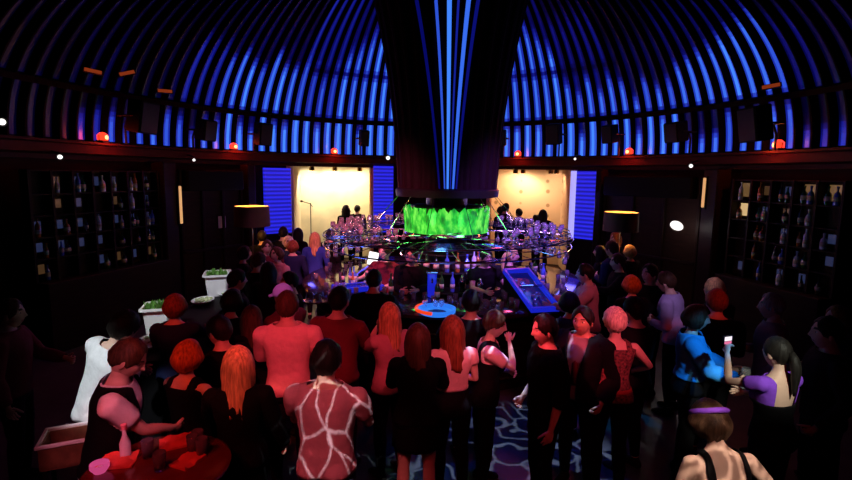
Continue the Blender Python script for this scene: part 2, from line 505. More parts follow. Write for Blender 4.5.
OBST = []
def relax():
    for it in range(60):
        for i, P in enumerate(PEOPLE):
            for Q in PEOPLE[i + 1:]:
                d = Q.pos - P.pos; d.z = 0; L = d.length; m = .50
                if L < m and (P.free or Q.free):
                    if L < 1e-4: d = Vector((1, .2, 0)); L = 1
                    sh_ = d / L * (m - L) * (.5 if P.free and Q.free else 1.0)
                    if P.free: P.pos = P.pos - sh_
                    if Q.free: Q.pos = Q.pos + sh_
            if P.free:
                for ox, oy, r in OBST:
                    d = P.pos - Vector((ox, oy, P.pos.z))
                    if d.length < r: P.pos = Vector((ox, oy, P.pos.z)) + d.normalized() * r

def build_person(P):
    f = P.sex == 'f'; s = P.H / 1.75; lod = P.lod; rng = P.rng
    V, NR = P.co, P.nr
    best = np.full(len(V), 1e9); bi = np.zeros(len(V), int); bt = np.zeros(len(V))
    for k, (nm, a, b, r) in enumerate(P.bones):
        a = np.array(a); b = np.array(b); ab = b - a
        t = ((V - a) @ ab) / (ab @ ab); tc = np.clip(t, 0, 1)
        q = V - a - tc[:, None] * ab
        if nm == 'torso': q = q * np.array([.85, 1.3, 1.0])
        dd = np.linalg.norm(q, axis=1) / r
        m = dd < best; best[m] = dd[m]; bi[m] = k; bt[m] = t[m]
    names = [b[0] for b in P.bones]
    kind = np.array([names[i].rstrip('01') for i in range(len(names))])[bi]
    wz = np.array([smooth01((z - .93) / .3) for z in V[:, 2]])
    wt = np.where(np.isin(kind, ['upper', 'fore', 'hand', 'neck']), 1.0, np.where(np.isin(kind, ['thigh', 'shin', 'foot']), 0.0, wz))
    bend = P.bendf; HC, HM, hk = P.HC, P.HM, P.hk
    root = thing('person', P.label, P.category, P.pos, R(P.yaw), P.group); P.root = root
    skin = SKIN[P.skin]
    # ---- body: one mesh (remeshed body + head + fingers)
    hm = head_mb(*((54, 44) if lod == 0 else (28, 22) if lod == 1 else (18, 14)), hk)
    hv = np.array([tuple(HC + HM @ Vector(v)) for v in hm.v])
    fm = finger_mb(P)
    vs = np.concatenate([bend(V, wt), bend(hv, 1.0), bend(np.array(fm.v), 1.0)])
    nb, nh = len(V), len(hv)
    faces = list(P.faces) + [tuple(i + nb for i in q) for q in hm.f] + [tuple(i + nb + nh for i in q) for q in fm.f]
    mi = [0] * len(P.faces) + hm.mi + [0] * len(fm.f)
    me = bpy.data.meshes.new('body'); me.from_pydata(vs.tolist(), [], faces); me.polygons.foreach_set('material_index', mi)
    link('body', me, [skin, LIP, EYEW, IRIS], root)
    farr = P.faces
    # ---- clothing shells cut from the body
    def shell(name, keep, off, m, cuts=(), wr=.004, thick=.004, edge=None):
        idx = np.nonzero(keep)[0]
        if len(idx) == 0: return None
        fs = [q for q in farr if all(keep[i] for i in q)]
        if not fs: return None
        used = sorted({i for q in fs for i in q}); mp = {v: k for k, v in enumerate(used)}
        ua = np.array(used)
        p = V[ua].copy(); 
        cnt = {}
        for q in fs:
            for a, b in zip(q, q[1:] + q[:1]):
                e = (min(a, b), max(a, b)); cnt[e] = cnt.get(e, 0) + 1
        bd = {v for e, c in cnt.items() if c == 1 for v in e}
        for v in bd:
            k = mp[v]; kd = kind[v]
            if edge is not None and kd == 'torso':
                xe = edge(p[k, 2], p[k, 1])
                if xe is not None and abs(abs(p[k, 0]) - xe) < .03: p[k, 0] = math.copysign(xe, p[k, 0])
            for ck, val in cuts:
                if ck == kd:
                    if kd == 'torso':
                        if abs(p[k, 2] - val) < .05: p[k, 2] = val
                    else:
                        b = P.bones[bi[v]]; ab = np.array(b[2] - b[1])
                        if abs(val - bt[v]) < .2: p[k] += ab * (val - bt[v])
        nbr = {}
        for (e0, e1), c_ in cnt.items():
            if c_ == 1: nbr.setdefault(e0, []).append(e1); nbr.setdefault(e1, []).append(e0)
        for it in range(4):
            newp = {v: .5 * p[mp[v]] + .5 * np.mean([p[mp[w_]] for w_ in ns], axis=0) for v, ns in nbr.items() if len(ns) == 2}
            for v, q in newp.items(): p[mp[v]] = q
        nz = np.array([noise.noise(Vector(q) * 9 + Vector((P.px, 0, 0))) + .6 * noise.noise(Vector(q) * 21) for q in p])
        p += NR[ua] * (off + wr * nz)[:, None]
        w = wt[ua]
        p = bend(p, w); p[:, 2] = np.maximum(p[:, 2], .002)
        me = bpy.data.meshes.new(name); me.from_pydata(p.tolist(), [], [tuple(mp[i] for i in q) for q in fs])
        o = link(name, me, m, root)
        so = o.modifiers.new('thickness', 'SOLIDIFY'); so.thickness = thick; so.offset = -1
        return o
    z, x, y = V[:, 2], V[:, 0], V[:, 1]
    tor = kind == 'torso'; up = kind == 'upper'; fo = kind == 'fore'
    armv = np.where(up, np.clip(bt, 0, 1), np.where(fo, 1 + bt, 9))
    thigh, shin, foot = kind == 'thigh', kind == 'shin', kind == 'foot'
    legv = np.where(thigh, bt, np.where(shin, 1 + bt, np.where(foot, 9, 9)))
    # bottom
    bt_kind, bt_col = (P.bottom if isinstance(P.bottom, tuple) else ('trousers', P.bottom))
    if bt_kind in ('trousers', 'shorts', 'high'):
        wst = 1.13 if bt_kind == 'high' else 1.02
        end = 1.93 if bt_kind != 'shorts' else .75
        shell('trousers' if bt_kind != 'shorts' else 'shorts', (tor & (z < wst)) | (legv < end), .010, CLO[bt_col], (('torso', wst), ('shin', end - 1), ('thigh', end)), wr=.004)
    shell('shoe', foot & (x < 0) | (shin & (bt > .93) & (x < 0)), .007, CLO['shoe'], wr=0)
    shell('shoe', foot & (x > 0) | (shin & (bt > .93) & (x > 0)), .007, CLO['shoe'], wr=0)
    def skirt(name, zt, zb, m, flarew, wt_=1.0):
        mb = MB(); rings = []
        for i in range(9):
            q = i / 8; zz = zt + (zb - zt) * q
            a = (.130 if f else .155) + ((.185 + flarew) - .130) * smooth01(q * 2.2) + (flarew * q * .3); b = a * .76 + .012
            rings.append([(a * math.cos(2 * math.pi * k / 40) * (1 + .03 * q * math.sin(k * 1.9)), -.006 + b * math.sin(2 * math.pi * k / 40) * (1 + .05 * q * math.cos(k * 2.3)), zz) for k in range(40)])
        mb.loft(rings, cap=False)
        pv = np.array(mb.v); p = bend(pv, np.array([smooth01((q - .93) / .3) for q in pv[:, 2]]))
        me = bpy.data.meshes.new(name); me.from_pydata(p.tolist(), [], mb.f)
        o = link(name, me, m, root); so = o.modifiers.new('thickness', 'SOLIDIFY'); so.thickness = .004
        return o
    if bt_kind == 'skirt': skirt('skirt', 1.04, .58, CLO[bt_col], .02)
    # top
    layers = P.top if isinstance(P.top[0], tuple) else (P.top,)
    for li, (tk, colr) in enumerate(layers):
        m = CLO[colr]; ex = .012 * li
        if tk in ('tee', 'long', 'jacket', 'coat', 'crop', 'rolled'):
            sl = {'tee': .62, 'long': 1.95, 'jacket': 1.93, 'coat': 1.93, 'crop': .35, 'rolled': 1.25}[tk]; nz_ = 1.465 if not f else 1.445
            hem = 1.08 if tk == 'crop' else (1.03 if tk == 'coat' else .90)
            keep = (tor & (z > hem) & (z < nz_)) | (armv < sl)
            if tk in ('jacket', 'coat'): keep &= ~(tor & (y > .02) & (np.abs(x) < .022 + .065 * np.clip((z - 1.12) / .3, 0, 1)))
            shell({'tee': 't_shirt', 'long': 'shirt', 'crop': 'cropped_top', 'rolled': 'shirt', 'coat': 'jacket'}.get(tk, tk), keep, {'tee': .021, 'long': .023, 'crop': .017, 'rolled': .022}.get(tk, .028) + ex, m, (('torso', nz_), ('torso', hem), ('upper', sl), ('fore', sl - 1)), wr=.007, edge=(lambda zz, yy: .022 + .065 * min(1, max(0, (zz - 1.12) / .3)) if yy > .02 else None) if tk in ('jacket', 'coat') else None)
        elif tk in ('tank', 'vest', 'dress'):
            nz_ = 1.40 if tk != 'vest' else 1.43
            strap = tor & (z >= nz_) & (np.abs(x) > .07) & (np.abs(x) < .13)
            keep = (tor & (z > (.93 if tk != 'dress' else .92)) & (z < nz_)) | strap
            if tk == 'vest': keep = tor & (z > .93) & (z < 1.455)
            if tk == 'vest': keep &= ~((y > .02) & (np.abs(x) < .10 * np.clip((z - 1.1) / .3, 0, 1)))
            shell('dress' if tk == 'dress' else ('waistcoat' if tk == 'vest' else 'tank_top'), keep, .018 + ex, m, (('torso', .93), ('torso', nz_ if tk != 'vest' else 1.455)), wr=.004, edge=(lambda zz, yy: .10 * min(1, max(0, (zz - 1.1) / .3)) if yy > .02 else None) if tk == 'vest' else (lambda zz, yy: .07 if zz > 1.405 and abs(yy) < 1 else None))
            if tk == 'dress': skirt('skirt', 1.02, .70, m, .012)
        elif tk == 'pinafore':
            keep = (tor & (z > .87) & (z < 1.30)) | (tor & (z >= 1.27) & (z < 1.46) & (np.abs(x) > .065) & (np.abs(x) < .125))
            shell('pinafore', keep, .018 + ex, m, (('torso', .875),), wr=.004, edge=lambda zz, yy: .065 if zz > 1.31 else None)
        elif tk == 'bodice':
            shell('bodice', tor & (z > .93) & (z < 1.24), .012 + ex, m, (('torso', .93), ('torso', 1.24)), wr=.003)
        elif tk == 'halter':
            keep = tor & (z > .93) & ((z < 1.10) | ((y > .0) & (z < 1.38)) | ((np.abs(x) > .085) & (np.abs(x) < .125) & (z > 1.08)))
            shell('halter_top', keep, .016 + ex, m, (('torso', .93),), wr=.003)
        elif tk == 'strapless':
            shell('strapless_top', tor & (z > .93) & (z < 1.36) , .010 + ex, m, (('torso', .93), ('torso', 1.36)), wr=.003)
        elif tk == 'openback':
            keep = ((tor & (z > .93)) & ((z < 1.22) | (y > .02) | (np.abs(x) > .105))) & (z < 1.44) | (armv < .45)
            shell('open_back_top', keep, .018 + ex, m, (('torso', .93), ('upper', .45)), wr=.004)
        elif tk == 'belt':
            shell('belt', tor & (z > 1.0) & (z < 1.05), .022, m, (('torso', 1.0), ('torso', 1.05)), wr=0)
        elif tk == 'tie':
            mb = MB(); pts = [(0, .075, 1.43), (0, .118, 1.36), (0, .145, 1.25), (0, .14, 1.05)]
            mb.loft([[(q[0] - w_, q[1], q[2]), (q[0], q[1] + .012, q[2]), (q[0] + w_, q[1], q[2]), (q[0], q[1] - .008, q[2])] for q, w_ in zip(pts, (.018, .022, .030, .036))])
            pv = bend(np.array(mb.v), 1.0); me = bpy.data.meshes.new('tie'); me.from_pydata(pv.tolist(), [], mb.f); link('tie', me, m, root)
        elif tk == 'bagstrap':
            mb = MB(); pts = []
            for i in range(25):
                t = 2 * math.pi * i / 25; 
                pts.append((.155 * math.cos(t) , (.135 if math.sin(t) > 0 else .125) * math.sin(t), 1.19 + .25 * math.cos(t)))
            mb.tube(pts, .011, 6, closed=True); pv = bend(np.array(mb.v), 1.0); me = bpy.data.meshes.new('bag_strap'); me.from_pydata(pv.tolist(), [], mb.f); link('bag_strap', me, m, root)
    # hair and hat
    st, hc = P.hair
    if st:
        mb = hair_mb(st, hk, rng, lod)
        pv = bend(np.array([tuple(HC + HM @ Vector(v)) for v in mb.v]), 1.0)
        me = bpy.data.meshes.new('hair'); me.from_pydata(pv.tolist(), [], mb.f); link('hair', me, HAIR[hc], root)
    if P.hat:
        mb = MB(); k = hk
        if P.hat[0] == 'cap':
            rings = []
            for i in range(8):
                t = R(88) * max(.03, i / 7); rings.append([HC + HM @ (Vector((math.sin(t) * math.sin(a) * .096, math.sin(t) * math.cos(a) * .114, .018 + math.cos(t) * .122)) * k) for a in [2 * math.pi * j / 28 for j in range(28)]])
            rings.append([HC + HM @ (Vector((math.sin(a) * .080, math.cos(a) * .098, .02)) * k) for a in [2 * math.pi * j / 28 for j in range(28)]])
            mb.loft(rings)
            top_, bot_ = [], []
            for j in range(13):
                a = R(-62 + 124 * j / 12)
                for lst, dz in ((top_, .026), (bot_, .016)):
                    lst.append([HC + HM @ (Vector((math.sin(a) * (.09 + .0 * q), math.cos(a) * .105 + q * .075 * math.cos(a * .8), dz - .02 * q * q)) * k) for q in (0, .5, 1)])
            rings = [t + b[::-1] for t, b in zip(top_, bot_)]
            mb.loft(rings)
        else:   # head band
            pts = [HC + HM @ (Vector((math.sin(a) * .088, math.cos(a) * .106 - .004, .055 - .03 * math.cos(a))) * k) for a in [2 * math.pi * j / 28 for j in range(28)]]
            mb.tube(pts, .016 * k, 8, closed=True)
        pv = bend(np.array([tuple(v) for v in mb.v]), 1.0)
        nm = 'cap' if P.hat[0] == 'cap' else 'headband'
        me = bpy.data.meshes.new(nm); me.from_pydata(pv.tolist(), [], mb.f); link(nm, me, CLO[P.hat[1]], root)
    P.co = P.nr = P.faces = None

def hand_world(P, si, out=.07, side=0.03):
    W, d, n, w, hk, _ = P.hands[si]
    p = W + d * out + n * side
    q = P.bendf([tuple(p)], 1.0)[0]
    return P.pos + Matrix.Rotation(R(P.yaw), 3, 'Z') @ Vector(q)

# ------------------------------------------------------------------ the room: an oval hall under a ribbed dome
EX, EY, EA, EB = 0.0, 6.0, 6.3, 8.0
ZC = 3.28                                    # top of the cornice
AX = at_y(447, 190, 8.3).x; AY = 8.3         # the central column's axis
def ring(phi, k=1.0, z=0.0): return Vector((EX + EA * k * math.sin(phi), EY + EB * k * math.cos(phi), z))
def ring_phi_px(px):
    d = ray(px, 165); dx, dy = d.x, d.y
    a = (dx / EA) ** 2 + (dy / EB) ** 2; b = -2 * dy * EY / EB ** 2; c = (EY / EB) ** 2 - 1
    t = (-b + math.sqrt(b * b - 4 * a * c)) / (2 * a)
    return math.atan2(dx * t / EA, (dy * t - EY) / EB)
def ring_px(px, z=0.0, k=1.0): return ring(ring_phi_px(px), k, z)
# arc-length table
_ph = [R(-170 + 340 * i / 2000) for i in range(2001)]; _s = [0.0]
for i in range(2000): _s.append(_s[-1] + (ring(_ph[i + 1]) - ring(_ph[i])).length)
def phi_at(sv): return float(np.interp(sv, _s, _ph))
def s_of(phi): return float(np.interp(phi, _ph, _s))

WALL = mat('wall_dark_brown', (.012, .005, .004), .6, var=.3, scale=4, bump=.1, spec=.06)
WOOD = mat('dark_stained_wood', (.014, .006, .004), .5, var=.4, scale=5, bump=.1, stretch=(1, 1, 8), spec=.10)
BLACK = mat('black_metal', (.008, .007, .008), .5, spec=.1)
BLACKP = mat('black_plastic', (.005, .005, .006), .6, spec=.06)
CHROME = mat('polished_steel', (.62, .60, .60), .16, metal=1.0, var=.05)
BRASS = mat('brass', (.55, .33, .12), .25, metal=1.0)
FLOORM = mat('black_polished_floor', (.055, .053, .06), .3, var=.4, scale=3, spec=.15)
DOME = mat('dome_shell', (.002, .002, .012), .7, var=.2, scale=6, spec=.05)
RIB = mat('rib_dark', (.0015, .001, .002), .7, var=.2, spec=.05)
WHITE = mat('white_cloth', (.78, .78, .80), .7, var=.05, scale=15, bump=.15)
CERAM = mat('white_ceramic', (.80, .80, .80), .25, var=.03)

# floor
mb = MB(); n_ = 72
pts = [ring(2 * math.pi * i / n_, 1.45) for i in range(n_)]
mb.loft([[p + Vector((0, 0, -.1)) for p in pts], pts]); struct(obj('floor', mb, FLOORM, smooth=False))

# walls below the cornice
def wall_arc(name, p0, p1, z0, z1, m=WALL, th=.18):
    mb = MB(); n = max(2, int(abs(p1 - p0) / R(3))); rings = []
    for i in range(n + 1):
        ph = p0 + (p1 - p0) * i / n; a, b = ring(ph), ring(ph, 1 + th / 7)
        rings.append([a + Vector((0, 0, z0)), b + Vector((0, 0, z0)), b + Vector((0, 0, z1)), a + Vector((0, 0, z1))])
    mb.loft(rings); return struct(obj(name, mb, m))
PL0, PL1 = ring_phi_px(289), ring_phi_px(373); PR0, PR1 = ring_phi_px(489), ring_phi_px(575)
ZO = 3.0
wall_arc('wall_left', R(-140), PL0, 0, 3.05); wall_arc('wall_back', PL1, PR0, 0, 3.05); wall_arc('wall_right', PR1, R(140), 0, 3.05)
# lit alcoves behind the two openings
def dots_mat(name, rgb, dot, sc_):
    m = bpy.data.materials.new(name); m.use_nodes = True; nt = m.node_tree; b = nt.nodes['Principled BSDF']; b.inputs['Roughness'].default_value = .7
    tc = nt.nodes.new('ShaderNodeTexCoord'); vo = nt.nodes.new('ShaderNodeTexVoronoi'); vo.inputs['Scale'].default_value = sc_; vo.inputs['Randomness'].default_value = .25
    rp = nt.nodes.new('ShaderNodeValToRGB'); rp.color_ramp.elements[0].position = .13; rp.color_ramp.elements[1].position = .2
    rp.color_ramp.elements[0].color = (*dot, 1); rp.color_ramp.elements[1].color = (*rgb, 1)
    nt.links.new(tc.outputs['Object'], vo.inputs['Vector']); nt.links.new(vo.outputs['Distance'], rp.inputs[0]); nt.links.new(rp.outputs[0], b.inputs['Base Color'])
    return m
PAPER_L = mat('cream_wall_paper', (.82, .70, .46), .7, var=.16, scale=2.2); PAPER_R = dots_mat('dotted_wall_paper', (.78, .54, .33), (.40, .24, .12), 3.0)
def alcove(name, a, b, paper, deep):
    A, B = ring(a), ring(b); A2, B2 = A + Vector((-.15, deep, 0)), B + Vector((.15, deep, 0))
    for nm, p, q, m in (('wall_' + name + '_alcove_back', A2, B2, paper), ('wall_' + name + '_alcove_side', A2, A, paper), ('wall_' + name + '_alcove_side', B, B2, paper)):
        mb = MB(); nrm = Vector((q.y - p.y, -(q.x - p.x), 0)).normalized() * -.1
        mb.loft([[p, q, q + Vector((0, 0, 3.2)), p + Vector((0, 0, 3.2))], [p + nrm, q + nrm, q + nrm + Vector((0, 0, 3.2)), p + nrm + Vector((0, 0, 3.2))]])
        struct(obj(nm, mb, m, smooth=False))
    mb = MB(); u = Vector((0, 0, 3.12)); mb.loft([[A + u, B + u, B2 + u, A2 + u], [q + u + Vector((0, 0, .1)) for q in (A, B, B2, A2)]])
    struct(obj('ceiling_' + name + '_alcove', mb, mat('alcove_ceiling', (.5, .4, .25), .6), smooth=False))
    return A, B, A2, B2
AL = alcove('left', PL0, PL1, PAPER_L, 1.3); AR = alcove('right', PR0, PR1, PAPER_R, 1.3)
LAMPW = emit('warm_lamp_lens', (1, .62, .25), 9)
def downlight(p, label, energy, rgb):
    t = thing('ceiling_spotlight', label, 'spotlight', p, 0, 'spotlights in the lit alcoves')
    mb = MB(); mb.lathe([(.012, .10), (.012, 0), (.05, -.02), (.065, -.06), (.07, -.14), (.06, -.14), (.05, -.08)], 16); obj('housing', mb, BRASS, t)
    mb = MB(); mb.lathe([(.001, -.105), (.052, -.105), (.052, -.12), (.001, -.12)], 16); obj('lens', mb, LAMPW, t)
    light('SPOT', (p[0], p[1], p[2] - .15), rgb, energy * 2.6, (p[0] * 1.03, p[1] + .75, 1.7), .06, 150, .5)
for i, px in enumerate((307, 331, 357)):
    p = ring_px(px); downlight((p.x, p.y + .55, 3.02), ['spotlight over the left part of the brighter cream alcove', 'spotlight in the middle of the brighter cream alcove', 'spotlight over the cream alcove nearest the blue slatted panel by the column'][i], 30, (1, .86, .62))
for i, (px, e) in enumerate(((519, 52), (527, 34), (556, 20), (562, 12))):
    p = ring_px(px); downlight((p.x, p.y + .5, 3.02), ['first of the paired spotlights over the orange dotted alcove, next to the column', 'second spotlight of the pair next to the column over the orange alcove', 'spotlight of the pair near the white edged blue panel', 'spotlight closest to the white edged blue panel in the orange alcove'][i], e * .50, (1, .70, .45))
for nm, (A_, B_, A2_, B2_) in (('left', AL), ('right', AR)):
    mb = MB(); qa = Vector((A_.x * .90, A_.y * .90, 0)); qb = Vector((B_.x * .90, B_.y * .90, 0))
    mb.loft([[qa, qb, B2_, A2_], [v + Vector((0, 0, .35)) for v in (qa, qb, B2_, A2_)]]); struct(obj('floor_' + nm + '_alcove', mb, WOOD, smooth=False))
# frame trim of the openings
for k, (a, b) in enumerate(((PL0, PL1), (PR0, PR1))):
    for q in (a, b):
        p = ring(q); mb = MB(); mb.box((p.x, p.y, 1.5), (.09, .22, 3.0), bev=.01); struct(obj('trim_%d' % (k + 1), mb, mat('pale_frame', (.45, .32, .2), .4)))
q = at_d(311, 232, 14.0); st_ = thing('floor_stand', 'slim dark stand with a short arm before the bright cream alcove wall', 'stand', (q.x, q.y, .35))
zt = at_d(311, 203, 14.0).z - .35
mb = MB(); mb.lathe([(.001, 0), (.14, 0), (.14, .02), (.02, .03), (.001, .03)], 20); obj('base', mb, BLACK, st_)
mb = MB(); mb.tube([(0, 0, .02), (0, 0, zt)], .012, 8); obj('pole', mb, BLACK, st_)
mb = MB(); mb.tube([(.05, 0, zt - .1), (0, 0, zt - .02), (-.22, -.02, zt + .04)], .010, 8); mb.ell((-.24, -.02, zt + .045), (.04, .03, .03), 10, 8); obj('arm', mb, BLACK, st_)
# cornice
mb = MB(); rings = []
for i in range(141):
    ph = R(-140 + 2 * i)
    rings.append([ring(ph, k) + Vector((0, 0, z)) for k, z in ((1.03, 2.98), (.985, 2.98), (.985, 3.05), (.965, 3.08), (.965, 3.22), (.955, 3.24), (.955, ZC), (1.03, ZC))])
mb.loft(rings); struct(obj('trim_3', mb, mat('cornice_red_brown', (.035, .009, .007), .5, var=.2, scale=6, spec=.10)))

# dome
HD = 4.0
def dome(phi, t, off=0.0):
    b = ring(phi, .995); c, s_ = math.cos(t * math.pi / 2), math.sin(t * math.pi / 2)
    p = Vector((AX + (b.x - AX) * c, AY + (b.y - AY) * c, ZC + HD * s_))
    if off:
        nrm = Vector(((AX - b.x) * c / ((AX - b.x) ** 2 + (AY - b.y) ** 2), (AY - b.y) * c / ((AX - b.x) ** 2 + (AY - b.y) ** 2), -s_ / HD)); p += nrm.normalized() * off
    return p
mb = MB(); rings = []
for i in range(25):
    t = i / 24 * .985; rings.append([dome(R(-180 + 3 * k), t, -.02) for k in range(120)])
vs_in = rings
mb.loft(rings, cap=False); CEIL = struct(obj('ceiling', mb, DOME))
# ribs and light strips of the dome; the glow's fade is painted in emission steps
RSTEP = .292; S0 = s_of(R(-100)); S1 = s_of(R(100)); NR_ = int((S1 - S0) / RSTEP)
NR_ = min(NR_, 98)
off0 = s_of(0) - NR_ / 2 * RSTEP
LV = [.004, .008, .014, .022, .034, .05, .075, .11, .16, .22, .30, .40, .52, .68, .86, 1.05]
BLUE = [emit('blue_light_level_%d' % i, (.012 + .04 * v, .016 + .20 * v ** 1.5, 1.0), v * 1.0) for i, v in enumerate(LV)]
def px_of_phi(phi): return proj(ring(phi, 1.0, ZC))[0]
rg = random.Random(5)
def fade(u, a, w=.35): return 1 - smooth01((u - a) / w)       # lit up to height a, fading over w
def level(px, z, j):
    """brightness of a strip's segment at height z: painted light fall-off over lower row, gap, upper row, gap, top"""
    h = rnd_h[j]
    if z < 4.12:
        u = z - ZC
        if px < 62: return .012
        if px < 95: return .30 * fade(u, .25 + .3 * h, .3)
        if px < 205: return max(.03, .75 * fade(u, .12 + .45 * h, .3))
        if px < 690: return 1.05 * fade(u, .30 + .8 * h, .35) + .10
        if px < 805: return max(.05, .85 * fade(u, .15 + .45 * h, .3))
        return .35 * fade(u, .15 + .2 * h, .2) + .012
    if z < 4.24: return .03
    u = z - 4.24
    gap2 = .25 if 5.18 < z < 5.30 and 300 < px < 640 else 1.0
    if px < 60: b = .006
    elif px < 175: b = .008 + .04 * fade(u, .5, .8) * h
    elif px < 205: b = .30 * fade(u, .9, .5) + .02
    elif px < 285: b = .85 * fade(u, .75 + .35 * h, .3) + .05 * fade(u, 1.3, .8) + .010
    elif px < 330: b = .42 * fade(u, .4 + .5 * h, .5) + .22 * fade(u, 2.2, .6) + .03
    elif px < 400: b = .85 * fade(u, .9 + (px - 330) / 70 * 1.3, .6) + .12
    elif px < 505: b = .2
    elif px < 565: b = .85 * fade(u, 2.3 - (px - 505) / 60 * 1.2, .5) + .10
    elif px < 625: b = .65 * fade(u, .35 + .3 * h, .3) + .13 * fade(u, 1.7, .4) + .02
    elif px < 690: b = .75 * fade(u, .1 + .45 * h, .3) + .05 * fade(u, 1.0, .6) + .008
    elif px < 795: b = .85 * fade(u, .55 + (px - 690) / 105 * .5, .35) + .06 * fade(u, 1.4, .5) + .010
    elif px < 830: b = .10 * fade(u, .9, .4) + .008
    else: b = .02 * fade(u, .9, .4) + .006
    return b * gap2
rnd_h = [rg.random() for _ in range(NR_ + 1)]; rnd_b = [rg.uniform(.8, 1.1) for _ in range(NR_ + 1)]
for j in range(NR_ + 1):
    ph = phi_at(off0 + j * RSTEP)
    mb = MB(); rings = []; NT = 26
    for i in range(NT + 1):
        t = i / NT * .88; p = dome(ph, t); q = dome(ph, t, .12); tw = dome(ph + .002, t) - p
        tw = tw.normalized() * .032 * max(.25, (1 - t * .75)); 
        rings.append([p - tw, p + tw, q + tw * .55, q - tw * .55])
    mb.loft(rings); obj('rib', mb, RIB, CEIL, smooth=False)
    if j == NR_: break
    pm = phi_at(off0 + (j + .5) * RSTEP); px = px_of_phi(pm)
    mb = MB(); NT = 60; rows = []; lvs = []
    for i in range(NT + 1):
        t = i / NT * .86 + .006; p = dome(pm, t, .015); q = dome(pm, t, .035); q2 = dome(pm, t, .05)
        tw = (dome(pm + .002, t) - dome(pm, t)).normalized() * max(.2, 1 - t * .78)
        rows.append([p - tw * .092, q - tw * .090, q2 - tw * .036, q2 + tw * .036, q + tw * .090, p + tw * .092])
        lvs.append(level(px, p.z, j) * rnd_b[j])
    near_ = lambda v: min(range(len(LV)), key=lambda k: abs(math.log(LV[k] / max(v, .004))))
    for r_ in rows: mb.v += [tuple(v) for v in r_]
    for i in range(NT):
        lv = (lvs[i] + lvs[i + 1]) / 2
        for k in range(6):
            mb.f.append((i * 6 + k, i * 6 + (k + 1) % 6, i * 6 + 6 + (k + 1) % 6, i * 6 + 6 + k)); mb.mi.append(near_(lv) if k == 2 else near_(lv * .5))
    obj('light_strip', mb, BLUE, CEIL, smooth=False)
# horizontal hoops of the dome (dark strip standing in for the unlit gap between the rows of lights)
for z in (4.18,):
    t = math.asin((z - ZC) / HD) / (math.pi / 2)
    mb = MB(); rings = []
    for i in range(121):
        ph = R(-120 + 2 * i); rings.append([dome(ph, t - .008, .05), dome(ph, t + .008, .05), dome(ph, t + .008, .19), dome(ph, t - .008, .19)])
    mb.loft(rings); obj('hoop', mb, RIB, CEIL, smooth=False)

# central column, a flared funnel with blue light strips down its middle
def col_r(z): 
    u = (z - 2.52) / 3.0
    return .80 + .10 * u + .30 * max(0, u) ** 2.0
col = thing('central_column', 'dark flared column hanging over the round bar, with bright blue light strips down its front', 'column', (AX, AY, 2.52))
mb = MB(); rings = []; NS = 120
for i in range(37):
    z = 2.52 + 4.6 * i / 36; r = min(col_r(z), 2.3)
    rings.append([((r + (.016 if k % 4 < 2 else -.012)) * math.cos(2 * math.pi * k / NS), (r + (.016 if k % 4 < 2 else -.012)) * math.sin(2 * math.pi * k / NS), z - 2.52) for k in range(NS)])
mb.loft(rings); obj('shaft', mb, mat('column_dark_cloth', (.010, .004, .006), .6, var=.2, spec=.05), col, smooth=False)
mb = MB(); mb.lathe([(.78, -.06), (.84, -.06), (.85, 0), (.85, .05), (.82, .07), (.78, .07)], 64); obj('base_ring', mb, BLACK, col)
for offt, offb, lv, w in ((-37, -8.5, 7, .018), (-18, -4.0, 13, .016), (-4.5, -1.5, 15, .026), (4.5, 0.8, 10, .012), (14.5, 3.2, 14, .024), (24, 6, 8, .018)):
    mb = MB(); rings = []
    for i in range(37):
        z = 2.60 + 4.3 * i / 36; r = col_r(z) + .012; f = (z - 2.55) / 3.0
        o = (offb / 50 + (offt / 77 - offb / 50) * f); a = -math.pi / 2 + math.asin(max(-.9, min(.9, o))); da = w * (.55 + .75 * f) / r
        rings.append([Vector((rr * math.cos(aa), rr * math.sin(aa), z - 2.52)) for rr, aa in ((r, a - da), (r, a + da), (r + .03, a + da), (r + .03, a - da))])
    mb.loft(rings); obj('light_strip', mb, BLUE[lv], col, smooth=False)
# inner core from floor to column
mb = MB(); mb.lathe([(.34, 0), (.34, 2.5)], 32, c=(AX, AY, 0)); mb.v = [(v[0] - AX, v[1] - AY, v[2] - 2.52) for v in mb.v]; obj('core', mb, mat('core_dark', (.02, .012, .015), .4), col)

# green lit drum under the column
def green_mat():
    m = bpy.data.materials.new('green_lit_glass'); m.use_nodes = True; nt = m.node_tree; b = nt.nodes['Principled BSDF']; b.inputs['Roughness'].default_value = .15
    tc = nt.nodes.new('ShaderNodeTexCoord'); mp = nt.nodes.new('ShaderNodeMapping'); mp.inputs['Scale'].default_value = (1, 1, .55)
    nz = nt.nodes.new('ShaderNodeTexNoise'); nz.inputs['Scale'].default_value = 9; nz.inputs['Detail'].default_value = 3
    rp = nt.nodes.new('ShaderNodeValToRGB'); e = rp.color_ramp.elements
    e[0].position = .36; e[0].color = (.0, .10, .01, 1); e[1].position = .66; e[1].color = (.22, 1, .10, 1); q = e.new(.5); q.color = (.01, .52, .03, 1)
    L = nt.links; L.new(tc.outputs['Object'], mp.inputs[0]); L.new(mp.outputs[0], nz.inputs['Vector']); L.new(nz.outputs[0], rp.inputs[0])
    L.new(rp.outputs[0], b.inputs['Emission Color']); b.inputs['Emission Strength'].default_value = .85; b.inputs['Base Color'].default_value = (.02, .2, .02, 1)
    return m
GREEN = green_mat()
dr = thing('drum_lamp', 'round green glowing lamp of leaf shaped glass panels under the central column', 'lamp', (AX, AY, 1.86))
